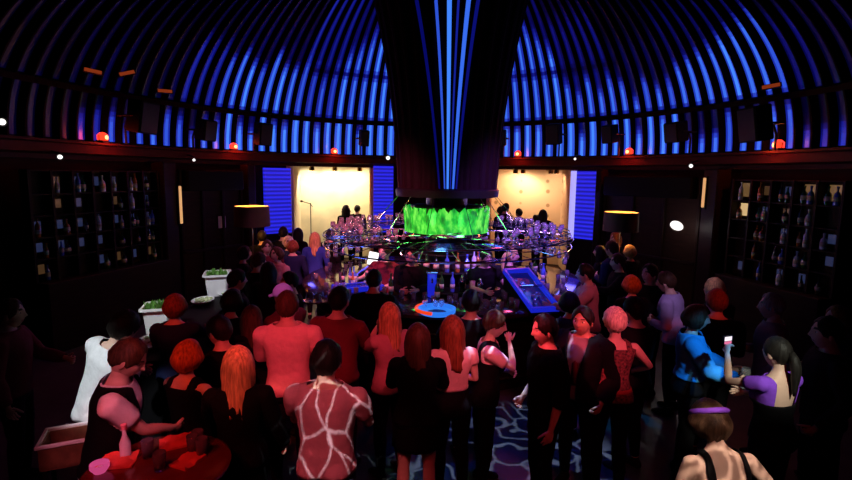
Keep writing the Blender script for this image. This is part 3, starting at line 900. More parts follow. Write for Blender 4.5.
for k in range(26):
    a0 = 2 * math.pi * k / 26; rr = .665 + (.018 if k % 2 else 0); hh = .40 + .05 * rg.random(); mb = MB(); rings = []
    for i in range(9):
        u = -1 + 2 * i / 8; a = a0 + u * .150; zt = hh * (1 - .32 * abs(u) ** 2.5) ; zt += .015 * math.sin(u * 9 + k)
        rings.append([Vector((r2 * math.cos(a), r2 * math.sin(a), z)) for r2, z in ((rr, .01), (rr + .012, .01), (rr + .014, zt * .5), (rr + .012 + .02, zt), (rr + .02, zt), (rr + .002, zt * .5))])
    mb.loft(rings); obj('glass_panel', mb, GREEN, dr)
mb = MB(); mb.lathe([(.62, -.03), (.71, -.03), (.72, .0), (.71, .03), (.62, .03)], 64); obj('bottom_rim', mb, CHROME, dr)
mb = MB(); mb.lathe([(.345, .40), (.60, .42), (.60, .45), (.345, .46)], 48); obj('top_plate', mb, BLACK, dr)
light('POINT', (AX - .5, AY - .95, 2.05), (.1, 1, .15), 5, size=.1); light('POINT', (AX + .4, AY - .95, 2.05), (.1, 1, .15), 4, size=.1)

# bar counter: ring-shaped
bar = thing('bar_counter', 'large round dark bar counter below the green lamp', 'bar counter', (AX, AY, 0))
RI, RO = 1.50, 2.35
mb = MB(); mb.lathe([(RO - .22, 0), (RO - .22, 1.02), (RO - .30, 1.02), (RO - .30, 0)], 72, cap=False); obj('front_panel', mb, WOOD, bar)
mb = MB(); prof = [(RI, 1.03), (RI, 1.09), (RI + .03, 1.10), (RO - .03, 1.10), (RO, 1.08), (RO, 1.04), (RO - .03, 1.02), (RI + .03, 1.02), (RI, 1.03)]
mb.lathe(prof, 72, cap=False); obj('counter_top', mb, mat('counter_black_stone', (.03, .022, .028), .10, var=.3, spec=.6), bar)
mb = MB(); mb.lathe([(RI, 0), (RI, 1.03), (RI + .05, 1.03), (RI + .05, 0)], 72, cap=False); obj('back_panel', mb, BLACK, bar)
mb = MB(); mb.tube([(math.cos(2 * math.pi * k / 72) * (RO - .1), math.sin(2 * math.pi * k / 72) * (RO - .1), .22) for k in range(72)], .022, 8, closed=True); obj('foot_rail', mb, BRASS, bar)
for zz in (.55, .78):
    mb = MB(); mb.lathe([(RO - .215, zz), (RO - .20, zz), (RO - .20, zz + .02), (RO - .215, zz + .02)], 72, cap=False); obj('front_trim', mb, BRASS, bar)
# bottle stand round the core
bs = thing('bottle_stand', 'round tiered bottle stand behind the bar below the green lamp', 'bottle stand', (AX, AY, 0))
for z, r in ((1.0, .78), (1.28, .62), (1.54, .48)):
    mb = MB(); mb.lathe([(.345, z - .03), (r, z - .03), (r + .01, z - .015), (r, z), (.345, z)], 48); obj('shelf', mb, BLACK, bs)
mb = MB(); mb.lathe([(.70, 0), (.74, .1), (.74, .96), (.345, .97), (.345, 0)], 48, cap=False); obj('cabinet', mb, BLACK, bs)

# glass rack of steel hoops over the bar
rk = thing('glass_rack', 'wide overhead rack of polished steel hoops hanging around the green lamp', 'glass rack', (AX, AY, 1.7))
def hoop(cx, cy, z, r, rad=.016, tilt=0, n=72, ry=1.0):
    mb = MB(); mb.tube([(cx + r * math.cos(2 * math.pi * k / n), cy + ry * r * math.sin(2 * math.pi * k / n), z - 1.7 + tilt * math.sin(2 * math.pi * k / n + 1)) for k in range(n)], rad, 8, closed=True); return obj('hoop', mb, CHROME, rk)
HOOPS = [(0, 0, 1.86, 2.02), (0, 0, 1.70, 2.02), (0, 0, 1.78, 1.42), (-.95, -.15, 1.80, .95), (1.05, -.2, 1.80, .98), (.75, .1, 1.90, 1.30), (-.7, .2, 1.92, 1.25), (1.15, -.75, 1.72, .34), (-1.25, -.55, 1.74, .36), (0.1, -1.15, 1.70, .8)]
for h in HOOPS: hoop(*h, rad=.011 if h[3] > 1.9 else .009, tilt=.02)
for k in range(12):
    a = 2 * math.pi * (k + .5) / 12; mb = MB(); mb.tube([(.80 * math.cos(a), .80 * math.sin(a), .80), (1.42 * math.cos(a), 1.42 * math.sin(a), .08), (2.02 * math.cos(a), 2.02 * math.sin(a), .08)], .005, 6); obj('strut', mb, CHROME, rk)
for k in range(24):
    a = 2 * math.pi * k / 24; mb = MB(); mb.tube([(1.42 * math.cos(a), 1.42 * math.sin(a), .08), (2.02 * math.cos(a + .05), 2.02 * math.sin(a + .05), .0)], .006, 6); obj('glass_rail', mb, CHROME, rk)
mb = MB()
for r in (1.44, 1.53, 1.62, 1.71, 1.80, 1.89, 1.98): mb.tube([(r * math.cos(2 * math.pi * k / 60), r * math.sin(2 * math.pi * k / 60), .156) for k in range(60)], .004, 5, closed=True)
for k in range(60): mb.tube([(1.42 * math.cos(2 * math.pi * k / 60), 1.42 * math.sin(2 * math.pi * k / 60), .154), (2.02 * math.cos(2 * math.pi * k / 60), 2.02 * math.sin(2 * math.pi * k / 60), .154)], .004, 5)
obj('mesh_grid', mb, CHROME, rk)
# stemware hanging from the rack
GL = glass('clear_glass', (.95, .95, 1.0), .12)
PURP = glass('violet_glass', (.75, .7, 1.0), .06)
mb = MB(); mb.lathe([(.002, 0), (.034, -.002), (.034, -.006), (.006, -.010), (.005, -.085), (.012, -.095), (.036, -.125), (.040, -.16), (.034, -.20), (.031, -.20), (.037, -.16), (.033, -.128), (.002, -.102)], 12)
gm = mb.mesh('wine_glass'); gm.polygons.foreach_set('use_smooth', [True] * len(gm.polygons)); gm.materials.append(GL)
cnt = 0
for k in range(24):
    a = 2 * math.pi * k / 24 + .02
    for i in range(5):
        r = 1.48 + .12 * i; aa = a + (r - 1.42) / .6 * .045
        if (k + i) % 5 == 4 or math.sin(aa) < -.45: continue
        o = bpy.data.objects.new('hanging_wine_glass', gm); COL.objects.link(o); o.location = (AX + r * math.cos(aa), AY + r * math.sin(aa), 1.775 - .08 * (r - 1.42) / .6 - .006)
        tag(o, 'clear stemmed glass hanging upside down from the round steel rack over the bar', 'glass', 'stemmed glasses hanging over the bar'); cnt += 1

mb = MB(); mb.lathe([(.001, 0), (.032, .001), (.033, .004), (.005, .010), (.0045, .075), (.012, .085), (.036, .115), (.040, .145), (.034, .185), (.031, .185), (.037, .145), (.033, .118), (.001, .092)], 12)
gu = mb.mesh('wine_glass'); gu.polygons.foreach_set('use_smooth', [True] * len(gu.polygons)); gu.materials.append(GL)
for k in range(30):
    a = 2 * math.pi * k / 30
    for r in (1.50, 1.62, 1.74, 1.86):
        if rg.random() < .2 or abs(math.cos(a)) < .42: continue
        o = bpy.data.objects.new('rack_wine_glass', gu); COL.objects.link(o); aa = a + rg.uniform(-.03, .03); o.location = (AX + r * math.cos(aa), AY + r * math.sin(aa), 1.862)
        tag(o, 'clear stemmed glass standing upright on the mesh tray of the round steel rack', 'glass', 'stemmed glasses standing on the rack')
# bottles
BM = []
for nm, rgb in (('dark_green', (.02, .08, .02)), ('amber', (.35, .12, .02)), ('clear', (.7, .75, .85)), ('blue', (.08, .15, .6)), ('dark', (.02, .015, .012))):
    BM.append(mat('bottle_' + nm, rgb, .08, var=.05, spec=.9))
LABELM = mat('bottle_paper_label', (.6, .55, .42), .6)
def bottle_mesh(i, kind):
    mb = MB()
    if kind == 0: pr = [(.002, 0), (.036, .002), (.037, .02), (.037, .19), (.030, .215), (.014, .245), (.0135, .30), (.016, .302), (.016, .315), (.002, .316)]
    elif kind == 1: pr = [(.002, 0), (.045, .002), (.046, .02), (.044, .15), (.034, .18), (.014, .20), (.013, .25), (.018, .252), (.018, .28), (.002, .281)]
    else: pr = [(.002, 0), (.030, .002), (.031, .02), (.031, .14), (.012, .19), (.0115, .235), (.014, .237), (.014, .25), (.002, .251)]
    mb.lathe(pr, 14); rr = (.0378, .0462, .0316)[kind]
    mb.lathe([(rr, .06), (rr + .0006, .06), (rr + .0006, .13), (rr, .13)], 14, mi=1, cap=False)
    me = mb.mesh('bottle'); me.polygons.foreach_set('use_smooth', [True] * len(me.polygons)); me.materials.append(BM[i]); me.materials.append(LABELM); return me
BMESH = [[bottle_mesh(i, k) for k in range(3)] for i in range(5)]
def bottle(p, label, group, i=None, k=None, rg_=rg):
    o = bpy.data.objects.new('bottle', BMESH[rg_.randrange(5) if i is None else i][rg_.randrange(3) if k is None else k]); COL.objects.link(o)
    o.location = p; o.rotation_euler = (0, 0, rg_.uniform(0, 6)); return tag(o, label, 'bottle', group)
for z, r, n in ((1.0, .70, 26), (1.28, .55, 20)):
    for k in range(n):
        a = 2 * math.pi * k / n
        if math.sin(a) < .55: bottle((AX + r * math.cos(a), AY + r * math.sin(a), z), 'bottle on the round tiered stand under the green lamp', 'bottles on the stand under the green lamp')

# lit ice wells and beer tower of the bar
BL = emit('blue_lit_acrylic', (.012, .022, .80), .62); BL2 = emit('pale_blue_lit_acrylic', (.03, .22, 1.0), .85); BLD = emit('deep_blue_lit_acrylic', (.005, .012, .3), .25)
def ice_well(px, py, sx, sy, rz, label, tilt=0.0):
    p = at_z(px, py, 1.16); t = thing('ice_well', label, 'ice well', (p.x, p.y, 1.10 + (.5 * sy * math.sin(tilt) if tilt else 0)), rz); t.rotation_euler = (tilt, 0, rz)
    if tilt:
        mb = MB(); hh = sy * math.sin(tilt); y0_, y1_ = -sy * .5, sy * .5; zf = lambda y_, z_: (y_ * math.cos(tilt) + z_ * math.sin(tilt), -y_ * math.sin(tilt) + z_ * math.cos(tilt))
        W_ = sx * .45; a0_ = -.5 * hh; rr_ = []
        for x_ in (-W_, W_): rr_.append([(x_, y0_, -.0), (x_, y1_, -.0), (x_,) + zf(y1_ * math.cos(tilt), a0_), (x_,) + zf(y0_ * math.cos(tilt), a0_)])
        mb.loft(rr_); obj('support', mb, BLACK, t, smooth=False)
    wl = .035
    mb = MB()
    for c, s_ in (((0, sy / 2 - wl / 2, .06), (sx, wl, .07)), ((0, -sy / 2 + wl / 2, .06), (sx, wl, .07)), ((sx / 2 - wl / 2, 0, .06), (wl, sy - 2 * wl, .07)), ((-sx / 2 + wl / 2, 0, .06), (wl, sy - 2 * wl, .07))): mb.box(c, s_, bev=.006)
    obj('rim', mb, BL, t, smooth=False)
    mb = MB(); mb.box((0, 0, .012), (sx - 2 * wl, sy - 2 * wl, .02)); obj('bottom', mb, BLD, t, smooth=False)
    mb = MB(); mb.box((0, 0, .10), (sx - 2 * wl, .012, .03)); obj('divider', mb, CHROME, t, smooth=False)
    for i in range(7):
        mb = MB(); mb.ell((rg.uniform(-.3, .3) * sx, rg.uniform(-.32, .32) * sy, .045), (.045, .04, .03), 8, 6); obj('ice_lump', mb, PURP, t)
    return p
p = ice_well(529, 300, .40, 1.0, R(14), 'long blue lit sloping ice well on the bar behind the black shirted man', R(19))
light('POINT', (p.x, p.y, 1.45), (.05, .15, 1), 4, size=.1)
p = ice_well(358, 287, .70, .34, R(25), 'blue lit ice well on the bar top near the bartender with the red lit face')
light('POINT', (p.x, p.y, 1.45), (.05, .15, 1), 4, size=.1)
# round blue basin with a red glowing rim
p = at_z(437, 310, 1.14)
bz = thing('wash_basin', 'round pale blue glowing basin with a red rim set in the bar', 'basin', (p.x, p.y, 1.10))
mb = MB(); mb.lathe([(.20, 0), (.23, .02), (.235, .07), (.215, .07), (.19, .03), (.12, .016)], 32, cap=False); obj('bowl', mb, BL2, bz)
mb = MB(); mb.lathe([(.122, .016), (.10, .010), (.001, .010)], 32, cap=False); obj('dim_centre', mb, BLD, bz)  # dark disc added so the bowl's glow shows as a crescent
mb = MB(); mb.tube([(.26 * math.cos(R(125 + 130 * k / 20)), .26 * math.sin(R(125 + 130 * k / 20)), .06) for k in range(21)], .022, 8); obj('red_rim', mb, emit('red_lit_acrylic', (1, .06, .01), .9), bz)
q = at_z(432, 296, 1.14)
bt_ = thing('beer_tower', 'upright blue glowing beer tower behind the round basin', 'beer tower', (q.x, q.y + .12, 1.10))
mb = MB(); mb.box((0, 0, .17), (.13, .10, .34), bev=.02); obj('body', mb, BL, bt_)
mb = MB(); mb.box((0, 0, .355), (.17, .13, .03), bev=.01); obj('cap', mb, CHROME, bt_)
mb = MB(); mb.tube([(0, -.05, .27), (0, -.11, .27), (0, -.12, .22)], .012, 8); obj('tap', mb, CHROME, bt_)
light('POINT', (p.x, p.y - .05, 1.5), (.1, .35, 1), 4, size=.1)
# white lit menu tablet
p = at_z(373, 266, 1.12); tb = thing('menu_display', 'small bright white menu display standing on the bar top', 'display', (p.x, p.y, 1.10), R(12))
mb = MB(); mb.box((0, 0, .16), (.18, .02, .24), M=Matrix.Rotation(R(-18), 3, 'X') @ Matrix.Rotation(R(14), 3, 'Y'), bev=.006); obj('screen', mb, emit('white_screen', (1, .97, .95), 1.6), tb)
mb = MB(); mb.box((0, .03, .02), (.16, .12, .035), bev=.008); obj('foot', mb, BLACKP, tb)
# shaker tins and tumblers on the bar
mb = MB(); mb.lathe([(.001, 0), (.035, .002), (.046, .15), (.048, .155), (.040, .18), (.022, .205), (.018, .24), (.001, .245)], 18); sm = mb.mesh('cocktail_shaker'); sm.polygons.foreach_set('use_smooth', [True] * len(sm.polygons)); sm.materials.append(CHROME)
for i, (px, py) in enumerate(((476, 279), (468, 276), (462, 284), (480, 287))):
    p = at_z(px, py + 8, 1.10); o = bpy.data.objects.new('cocktail_shaker', sm); COL.objects.link(o); o.location = (p.x, p.y, 1.10)
    tag(o, 'polished steel cocktail shaker in the cluster on the bar near the beer tower', 'shaker', 'steel shakers on the bar')
mb = MB(); mb.lathe([(.001, 0), (.030, .001), (.036, .11), (.033, .11), (.028, .012), (.001, .012)], 14); tm = mb.mesh('tumbler'); tm.polygons.foreach_set('use_smooth', [True] * len(tm.polygons)); tm.materials.append(PURP)
def tumbler(p, label, group=None, nm='tumbler'):
    o = bpy.data.objects.new(nm, tm); COL.objects.link(o); o.location = p; return tag(o, label, 'glass', group)
for k in range(84):
    a = R(rg.uniform(-150, -30)) if k < 60 else R(rg.uniform(-30, 210)); r = rg.uniform(RI + .08, RO - .08)
    tumbler((AX + r * math.cos(a), AY + r * math.sin(a), 1.10), 'small tumbler standing on the round bar counter', 'tumblers on the round bar')
for k in range(14):
    a = R(rg.uniform(-60, 20) + (-100 if k % 2 else 0)); r = rg.uniform(RI + .06, RI + .3)
    bottle((AX + r * math.cos(a), AY + r * math.sin(a), 1.10), 'bottle standing on the round bar counter', 'bottles on the round bar')
for i, (px, py) in enumerate(((338, 292), (316, 300), (489, 288), (568, 305))):
    p = at_z(px, py, 1.12); t = thing('serving_tray', ['round tray on the bar beside the blue ice well', 'round tray at the end of the bar near the person in the pink cap', 'round tray on the bar near the steel shakers', 'round tray on the bar behind the man in the tie'][i], 'tray', (p.x, p.y, 1.10))
    mb = MB(); mb.lathe([(.001, .004), (.15, .004), (.17, .02), (.175, .02), (.155, 0), (.001, 0)], 28); obj('plate', mb, mat('tray_copper', (.6, .25, .15), .2, metal=.8), t)
    for k in range(3):
        tumbler((p.x + .07 * math.cos(k * 2.1 + i), p.y + .07 * math.sin(k * 2.1 + i), 1.106), 'tumbler on a round tray on the bar', 'tumblers on the trays')

# blue slatted light panels beside the openings
def slat_mat(name, rgb, s_):
    m = bpy.data.materials.new(name); m.use_nodes = True; nt = m.node_tree; b = nt.nodes['Principled BSDF']
    tc = nt.nodes.new('ShaderNodeTexCoord'); wv = nt.nodes.new('ShaderNodeTexWave'); wv.bands_direction = 'Z'; wv.inputs['Scale'].default_value = 3.2
    mr = nt.nodes.new('ShaderNodeMapRange'); mr.inputs[3].default_value = s_ * .35; mr.inputs[4].default_value = s_
    nt.links.new(tc.outputs['Object'], wv.inputs['Vector']); nt.links.new(wv.outputs['Fac'], mr.inputs[0]); nt.links.new(mr.outputs[0], b.inputs['Emission Strength'])
    b.inputs['Emission Color'].default_value = (*rgb, 1); b.inputs['Base Color'].default_value = (.01, .01, .03, 1); return m
SLAT = slat_mat('blue_slat_light', (.022, .022, .85), 1.05); EDGE = emit('pale_violet_light', (.45, .42, 1.0), 1.0)
def blue_panel(x0, x1, y0, y1, label, edge=None, k=.985):
    a, b = ring_px(x0, 0, k), ring_px(x1, 0, k); c = (a + b) / 2; ang = math.atan2(b.y - a.y, b.x - a.x); w = (b - a).length
    d = math.hypot(c.x, c.y); zt = at_d((x0 + x1) / 2, y0, d).z; zb = at_d((x0 + x1) / 2, y1, d).z
    t = thing('light_panel', label, 'light panel', (c.x, c.y, 0), ang)
    mb = MB(); mb.box((0, 0, (zt + zb) / 2), (w, .08, zt - zb), bev=.01); obj('lit_face', mb, SLAT, t, smooth=False)
    mb = MB(); mb.box((0, .02, (zb - .03) / 2), (w, .10, zb - .03)); obj('plinth', mb, BLACK, t, smooth=False)
    if edge is not None:
        mb = MB(); mb.box((edge * (w / 2 - .09), -.05, (zt + zb) / 2), (.15, .03, zt - zb), bev=.008); obj('bright_edge', mb, EDGE, t, smooth=False)
    light('AREA', (c.x * .96, c.y * .96, 2.2), (.15, .12, 1), 10, target=(c.x * .6, c.y * .6, 1.2), size=.6)
blue_panel(262, 289, 168, 233, 'blue slatted light panel between the drum shade lamp and the cream alcove')
blue_panel(373, 393, 166, 232, 'narrow blue slatted light panel between the cream alcove and the column')
blue_panel(573, 602, 171, 239, 'blue slatted light panel with a pale edge beside the orange alcove', edge=-1)

# ------------------------------------------------------------------ fixtures on the cornice and the dome
REDL = emit('red_lamp_lens', (1, .035, .012), 2.2); REDHOT = emit('red_lamp_core', (1, .35, .12), 4)
RED_AT = [(97, 138, 'red glowing lamp on the cornice over the dim bottle wall', 0), (231, 148, 'red glowing lamp on the cornice above the dark wooden booth', 0), (333, 152, 'red glowing lamp on the cornice above the cream alcove', 0),
          (519, 154, 'red glowing lamp on the cornice above the orange dotted alcove', 0), (632, 152, 'red glowing lamp on the cornice between pale edged panel and oval wall light', 0), (785, 147, 'red glowing lamp on the cornice over the lit cubby cabinet, with an orange glow', 1)]
for px, py, lab, hot in RED_AT:
    ph = ring_phi_px(px); p = ring(ph, .955, ZC); inw = (Vector((AX, AY, 0)) - Vector((p.x, p.y, 0))).normalized(); ang = math.atan2(inw.y, inw.x) - math.pi / 2
    t = thing('beacon_lamp', lab, 'lamp', p, ang)
    mb = MB(); mb.box((0, -.06, .02), (.16, .14, .04), bev=.01); obj('base', mb, BLACK, t)
    mb = MB(); mb.lathe([(.07, .04), (.085, .05), (.085, .13), (.045, .17), (.001, .18)], 18, c=(0, -.05, 0)); obj('lens', mb, REDL, t)
    mb = MB(); mb.ell((0, .005, .09), (.045, .045, .05), 12, 8); obj('bulb', mb, REDHOT, t)
    mb = MB(); mb.tube([(-.08, -.05, .03), (-.085, -.05, .12), (0, -.05, .19), (.085, -.05, .12), (.08, -.05, .03)], .008, 6); obj('guard', mb, BLACK, t)
    q = p + inw * .12 + Vector((0, 0, .10))
    light('POINT', q, (1, .08, .03) if not hot else (1, .22, .05), 12 if hot else 7, size=.05)
    q2 = p + inw * .18 + Vector((0, 0, -.02)); light('POINT', q2, (1, .03, .015), 7, size=.05)

SPK_AT = [(143, 117, 25, 26), (206, 130, 16, 18), (263, 134, 15, 20), (364, 138, 9, 15), (501, 138, 10, 15), (554, 134, 14, 19), (610, 134, 12, 16), (676, 132, 17, 17), (755, 124, 26, 27)]
SPL = ['large black loudspeaker on the dome above the dim bottle wall', 'black loudspeaker next to the biggest one above the bottle wall', 'black loudspeaker over the booth beside the cream alcove', 'small black loudspeaker over the narrow blue panel by the column', 'small black loudspeaker between the column and the red lamp', 'black loudspeaker over the pale edged blue panel', 'black loudspeaker beside the red lamp past the pale edged panel', 'black loudspeaker over the oval wall light', 'large black loudspeaker over the lit cubby cabinet']
for i, (px, py, w, h) in enumerate(SPK_AT):
    ph = ring_phi_px(px); b = ring(ph, .94); d = math.hypot(b.x, b.y); c = at_d(px, py, d - .55); sc_ = (d - .5) / F / max(.3, math.cos(abs(math.atan2(b.x, b.y)) * .5))
    inw = (Vector((AX, AY, 0)) - Vector((c.x, c.y, 0))).normalized(); ang = math.atan2(inw.y, inw.x) + math.pi / 2
    W, H = w * sc_ * .9, h * sc_
    t = thing('loudspeaker', SPL[i], 'loudspeaker', c, ang)
    T = Matrix.Rotation(R(10), 3, 'X')
    mb = MB(); mb.box((0, 0, 0), (W, .28, H), M=T, bev=.02); obj('cabinet', mb, BLACKP, t)
    mb = MB(); mb.box(T @ Vector((0, -.143, 0)), (W * .88, .012, H * .9), M=T, bev=.003); obj('grille', mb, mat('speaker_grille', (.016, .016, .018), .7, scale=200, bump=.5), t)
    mb = MB(); mb.tube([(-W / 2 - .01, 0, 0), (-W / 2 - .03, .12, 0), (-W / 2 - .03, .30, 0), (W / 2 + .03, .30, 0), (W / 2 + .03, .12, 0), (W / 2 + .01, 0, 0)], .014, 6); mb.tube([(0, .30, 0), (0, .36, -H * .3), (0, .36, ZC - c.z)], .02, 8); obj('bracket', mb, BLACK, t)

WLENS = emit('white_lamp_lens', (1, .95, .92), 1.6)
SPOT_AT = [(2, 122, .8, 'white beam lamp on the dome at the dark end of the bottle wall'), (60, 157, .62, 'small white spotlight under the cornice over the dim bottle wall'), (194, 160, .5, 'small white spotlight under the cornice above the booth'), (388, 158, .9, 'round spotlight hanging under the cornice beside the column'), (575, 159, .5, 'small spotlight under the cornice over the pale edged panel'), (691, 166, .62, 'white spotlight hanging under the cornice over the upright strip light')]
for px, py, s_, lab in SPOT_AT:
    ph = ring_phi_px(px); b = ring(ph, .90); d = math.hypot(b.x, b.y); c = at_d(px, py, d)
    t = thing('spotlight', lab, 'spotlight', c)
    aim = (Vector((0, 0, CAMZ - .9)) - c).normalized(); M = aim.to_track_quat('Z', 'Y').to_matrix()
    mb = MB(); mb.lathe([(.001, -.16), (.05, -.16), (.07, -.12), (.085, 0), (.078, 0), (.06, -.04), (.001, -.04)], 18); mb.v = [tuple(M @ Vector(v) * s_) for v in mb.v]; obj('housing', mb, BLACK, t)
    mb = MB(); mb.lathe([(.001, -.012), (.04, -.014), (.055, -.022), (.001, -.035)], 18); mb.v = [tuple(M @ Vector(v) * s_) for v in mb.v]; obj('lens', mb, WLENS, t)
    mb = MB(); up = 2.98 - c.z if c.z < 2.98 else .05
    out = (ring(ph, .97) - b); mb.tube([(0, 0, .06), (out.x * .5, out.y * .5, .10), (out.x, out.y, .10), (out.x * 1.3, out.y * 1.3, max(.11, up))], .014, 6); obj('arm', mb, BLACK, t)
ORG = emit('orange_strip_lens', (1, .13, .03), .20)
for px, py, a, lab in ((93, 71, -8, 'dim orange strip lamp on the dome, first of the three over the bottle wall'), (127, 73, 18, 'dim orange strip lamp on the dome, tilted middle one of the three'), (165, 91, 0, 'dim orange strip lamp on the dome, lowest of the three'), (771, 86, 8, 'orange lit bracket on the dome over the biggest speaker by the cubbies')):  # the last is an orange-lit bracket; its glow is painted as emission
    ph = ring_phi_px(px); d = math.hypot(ring(ph).x, ring(ph).y) * .86; c = at_d(px, py, d); t = thing('strip_lamp', lab, 'lamp', c, -math.atan2(c.x, c.y))
    M = Matrix.Rotation(R(a), 3, 'Y').inverted()
    mb = MB(); mb.box((0, .04, 0), (.26, .08, .07), M=M, bev=.01); obj('housing', mb, BLACK, t)
    mb = MB(); mb.box((0, -.006, 0), (.22, .02, .05), M=M, bev=.006); obj('lens', mb, ORG, t)
    mb = MB(); oo = Vector((0, .05, 0)); mb.tube([oo, oo + Vector((0, .5, .1))], .012, 6); obj('arm', mb, BLACK, t)

# ------------------------------------------------------------------ bottle cabinets
AMB = emit('amber_shelf_light', (1, .55, .20), .12); AMB2 = emit('bright_amber_shelf_light', (1, .66, .30), .62); DIMB = emit('dim_blue_bottle_glint', (.25, .35, 1), .055); DIMA = emit('dim_amber_bottle_glint', (1, .5, .2), .045)
def cabinet(x0, x1, label, zs, nb, lit, grp, blab, k=.955, seed=1, bottles=.75):
    a, b = ring_px(x0, 0, k), ring_px(x1, 0, k); W = (b - a).length; c = (a + b) / 2; ang = math.atan2(b.y - a.y, b.x - a.x); rg2 = random.Random(seed)
    t = thing('bottle_cabinet', label, 'cabinet', (c.x, c.y, 0), ang); T = Matrix.Translation(c) @ Matrix.Rotation(ang, 4, 'Z')
    D = .14; zt = zs[-1]
    mb = MB(); mb.box((0, .085, zt / 2), (W, .03, zt)); obj('back_panel', mb, WOOD, t, smooth=False)
    mb = MB(); mb.box((0, -.06, .55), (W, .46, 1.10), bev=.01); obj('base_cupboard', mb, WOOD, t, smooth=False)
    for z in zs: 
        mb = MB(); mb.box((0, 0, z - .012), (W, D, .024), bev=.004); obj('shelf', mb, WOOD, t, smooth=False)
    for i in range(nb + 1):
        mb = MB(); mb.box((-W / 2 + W * i / nb, 0, (1.1 + zt) / 2), (.045, D + .03, zt - 1.1), bev=.005); obj('upright', mb, WOOD, t, smooth=False)
    for i in range(nb):
        for j in range(len(zs) - 1):
            z = zs[j]; h = zs[j + 1] - z; xc = -W / 2 + W * (i + .5) / nb; m = lit(i, j, rg2)
            if m is not None:
                mb = MB(); mb.box((xc, .064, z + h * .5), (W / nb * (.62 if m in (AMB, AMB2) else .30), .012, h * (.66 if m in (AMB, AMB2) else .42)), bev=.004); obj('back_light_glint', mb, m, t, smooth=False)  # dim blue and amber ones are glowing rectangles standing for bottle glints
            n = max(2, int(W / nb / .13))
            for q in range(n):
                if rg2.random() > bottles: continue
                p = T @ Vector((xc + (q - (n - 1) / 2) * (W / nb - .14) / n, rg2.uniform(-.025, .0), z)); bt_o = bottle(p, blab, grp, rg_=rg2)
                bt_o.scale = (1, 1, min(1.0, (h - .04) / .32))
    return t
def lit_left(i, j, r):
    if j == 0: return r.choice([DIMB, DIMA, None, DIMB])
    if i < 1: return None if r.random() < .6 else DIMB
    return r.choice([None, DIMB, DIMB, DIMA, None])
ZL = (1.10, 1.45, 1.78, 2.11, 2.44, 2.80)
cabinet(8, 146, 'wide dark bottle cabinet along the dim wall past the white planters', ZL, 7, lit_left, 'bottles in the dim wide cabinet', 'bottle in the wide dim cabinet by the white planters', seed=3, bottles=.55)
def lit_right(i, j, r):
    if j == 4: return {0: AMB, 1: DIMA, 2: DIMB, 3: AMB, 4: AMB}.get(i, DIMA)
    if j == 3: return {0: AMB2, 1: DIMB, 2: DIMA}.get(i, None)
    return r.choice([None, None, DIMB, None])
cabinet(748, 868, 'tall bottle cabinet with warm lit upper cubbies and dim lower shelves', ZL, 5, lit_right, 'bottles in the lit cubby cabinet', 'bottle in the tall cabinet with the lit cubbies', seed=5, bottles=.55)
# bright bottles standing forward on the counter of the dim cabinet
# ------------------------------------------------------------------ wooden booths between the pillars
def pillar(px, w, label_n):
    p = ring_px(px, 0, .955); mb = MB(); ang = math.atan2(AY - p.y, AX - p.x) + math.pi / 2
    mb.box((p.x, p.y, 1.49), (w, .30, 2.98), rz=ang, bev=.02); struct(obj(label_n, mb, WOOD, smooth=False)); return p, ang
pillar(156, .34, 'pillar'); pillar(727, .36, 'pillar'); pillar(243, .22, 'pillar'); pillar(607, .16, 'pillar')
STRIPL = emit('warm_strip_light', (1, .50, .20), .75)
for px, y0, y1, lab in ((168, 186, 224, 'upright warm strip light on the booth wall beside the dim bottle cabinet'), (719, 178, 208, 'upright warm strip light on the pillar by the lit cubby cabinet')):
    b = ring_px(px, 0, .93); d = math.hypot(b.x, b.y); zt, zb = at_d(px, y0, d).z, at_d(px, y1, d).z; ang = math.atan2(AY - b.y, AX - b.x) + math.pi / 2
    t = thing('wall_light', lab, 'wall light', (b.x, b.y, (zt + zb) / 2), ang)
    mb = MB(); mb.box((0, 0, 0), (.06, .03, zt - zb), bev=.01); obj('diffuser', mb, STRIPL, t)
    mb = MB(); mb.box((0, .10, 0), (.10, .17, zt - zb + .06), bev=.01); obj('back_box', mb, BLACK, t)
def booth(x0, x1, label, paper):
    a, b = ring_px(x0, 0, .94), ring_px(x1, 0, .94); W = (b - a).length; c = (a + b) / 2; ang = math.atan2(b.y - a.y, b.x - a.x)
    t = thing('booth_panelling', label, 'panelling', (c.x, c.y, 0), ang)
    mb = MB(); mb.box((0, .12, 1.42), (W, .05, 2.84)); obj('board', mb, mat('panel_wood', (.022, .011, .008), .4, var=.3, scale=4, stretch=(1, 1, 6), spec=.08), t, smooth=False)
    for i in range(4):
        mb = MB(); mb.box((-W / 2 + W * i / 3, .07, 1.42), (.06, .06, 2.84), bev=.008); obj('batten', mb, WOOD, t, smooth=False)
    mb = MB(); mb.box((0, .0, 2.62), (W * .92, .26, .42), bev=.02); obj('pelmet', mb, BLACKP, t, smooth=False)
    mb = MB(); mb.box((0, .06, 1.15), (W, .10, .06), bev=.01); obj('dado_rail', mb, WOOD, t, smooth=False)
    return t, Matrix.Translation(c) @ Matrix.Rotation(ang, 4, 'Z'), W
t, T, W = booth(172, 236, 'dark wooden booth panelling with a black pelmet beside the drum shade lamp', True)
p = ring_px(222, 0, .93); d = math.hypot(p.x, p.y); q = at_d(222, 222, d); nt_ = thing('paper_notice', 'small pale paper notice pinned to the booth panelling', 'notice', q, math.atan2(AY - q.y, AX - q.x) + math.pi / 2)
mb = MB(); mb.box((0, 0, 0), (.19, .006, .26)); obj('sheet', mb, mat('pale_paper', (.55, .42, .40), .7), nt_, smooth=False)
mb = MB(); mb.box((0, .10, 0), (.21, .17, .28), bev=.006); obj('board', mb, WOOD, nt_, smooth=False)
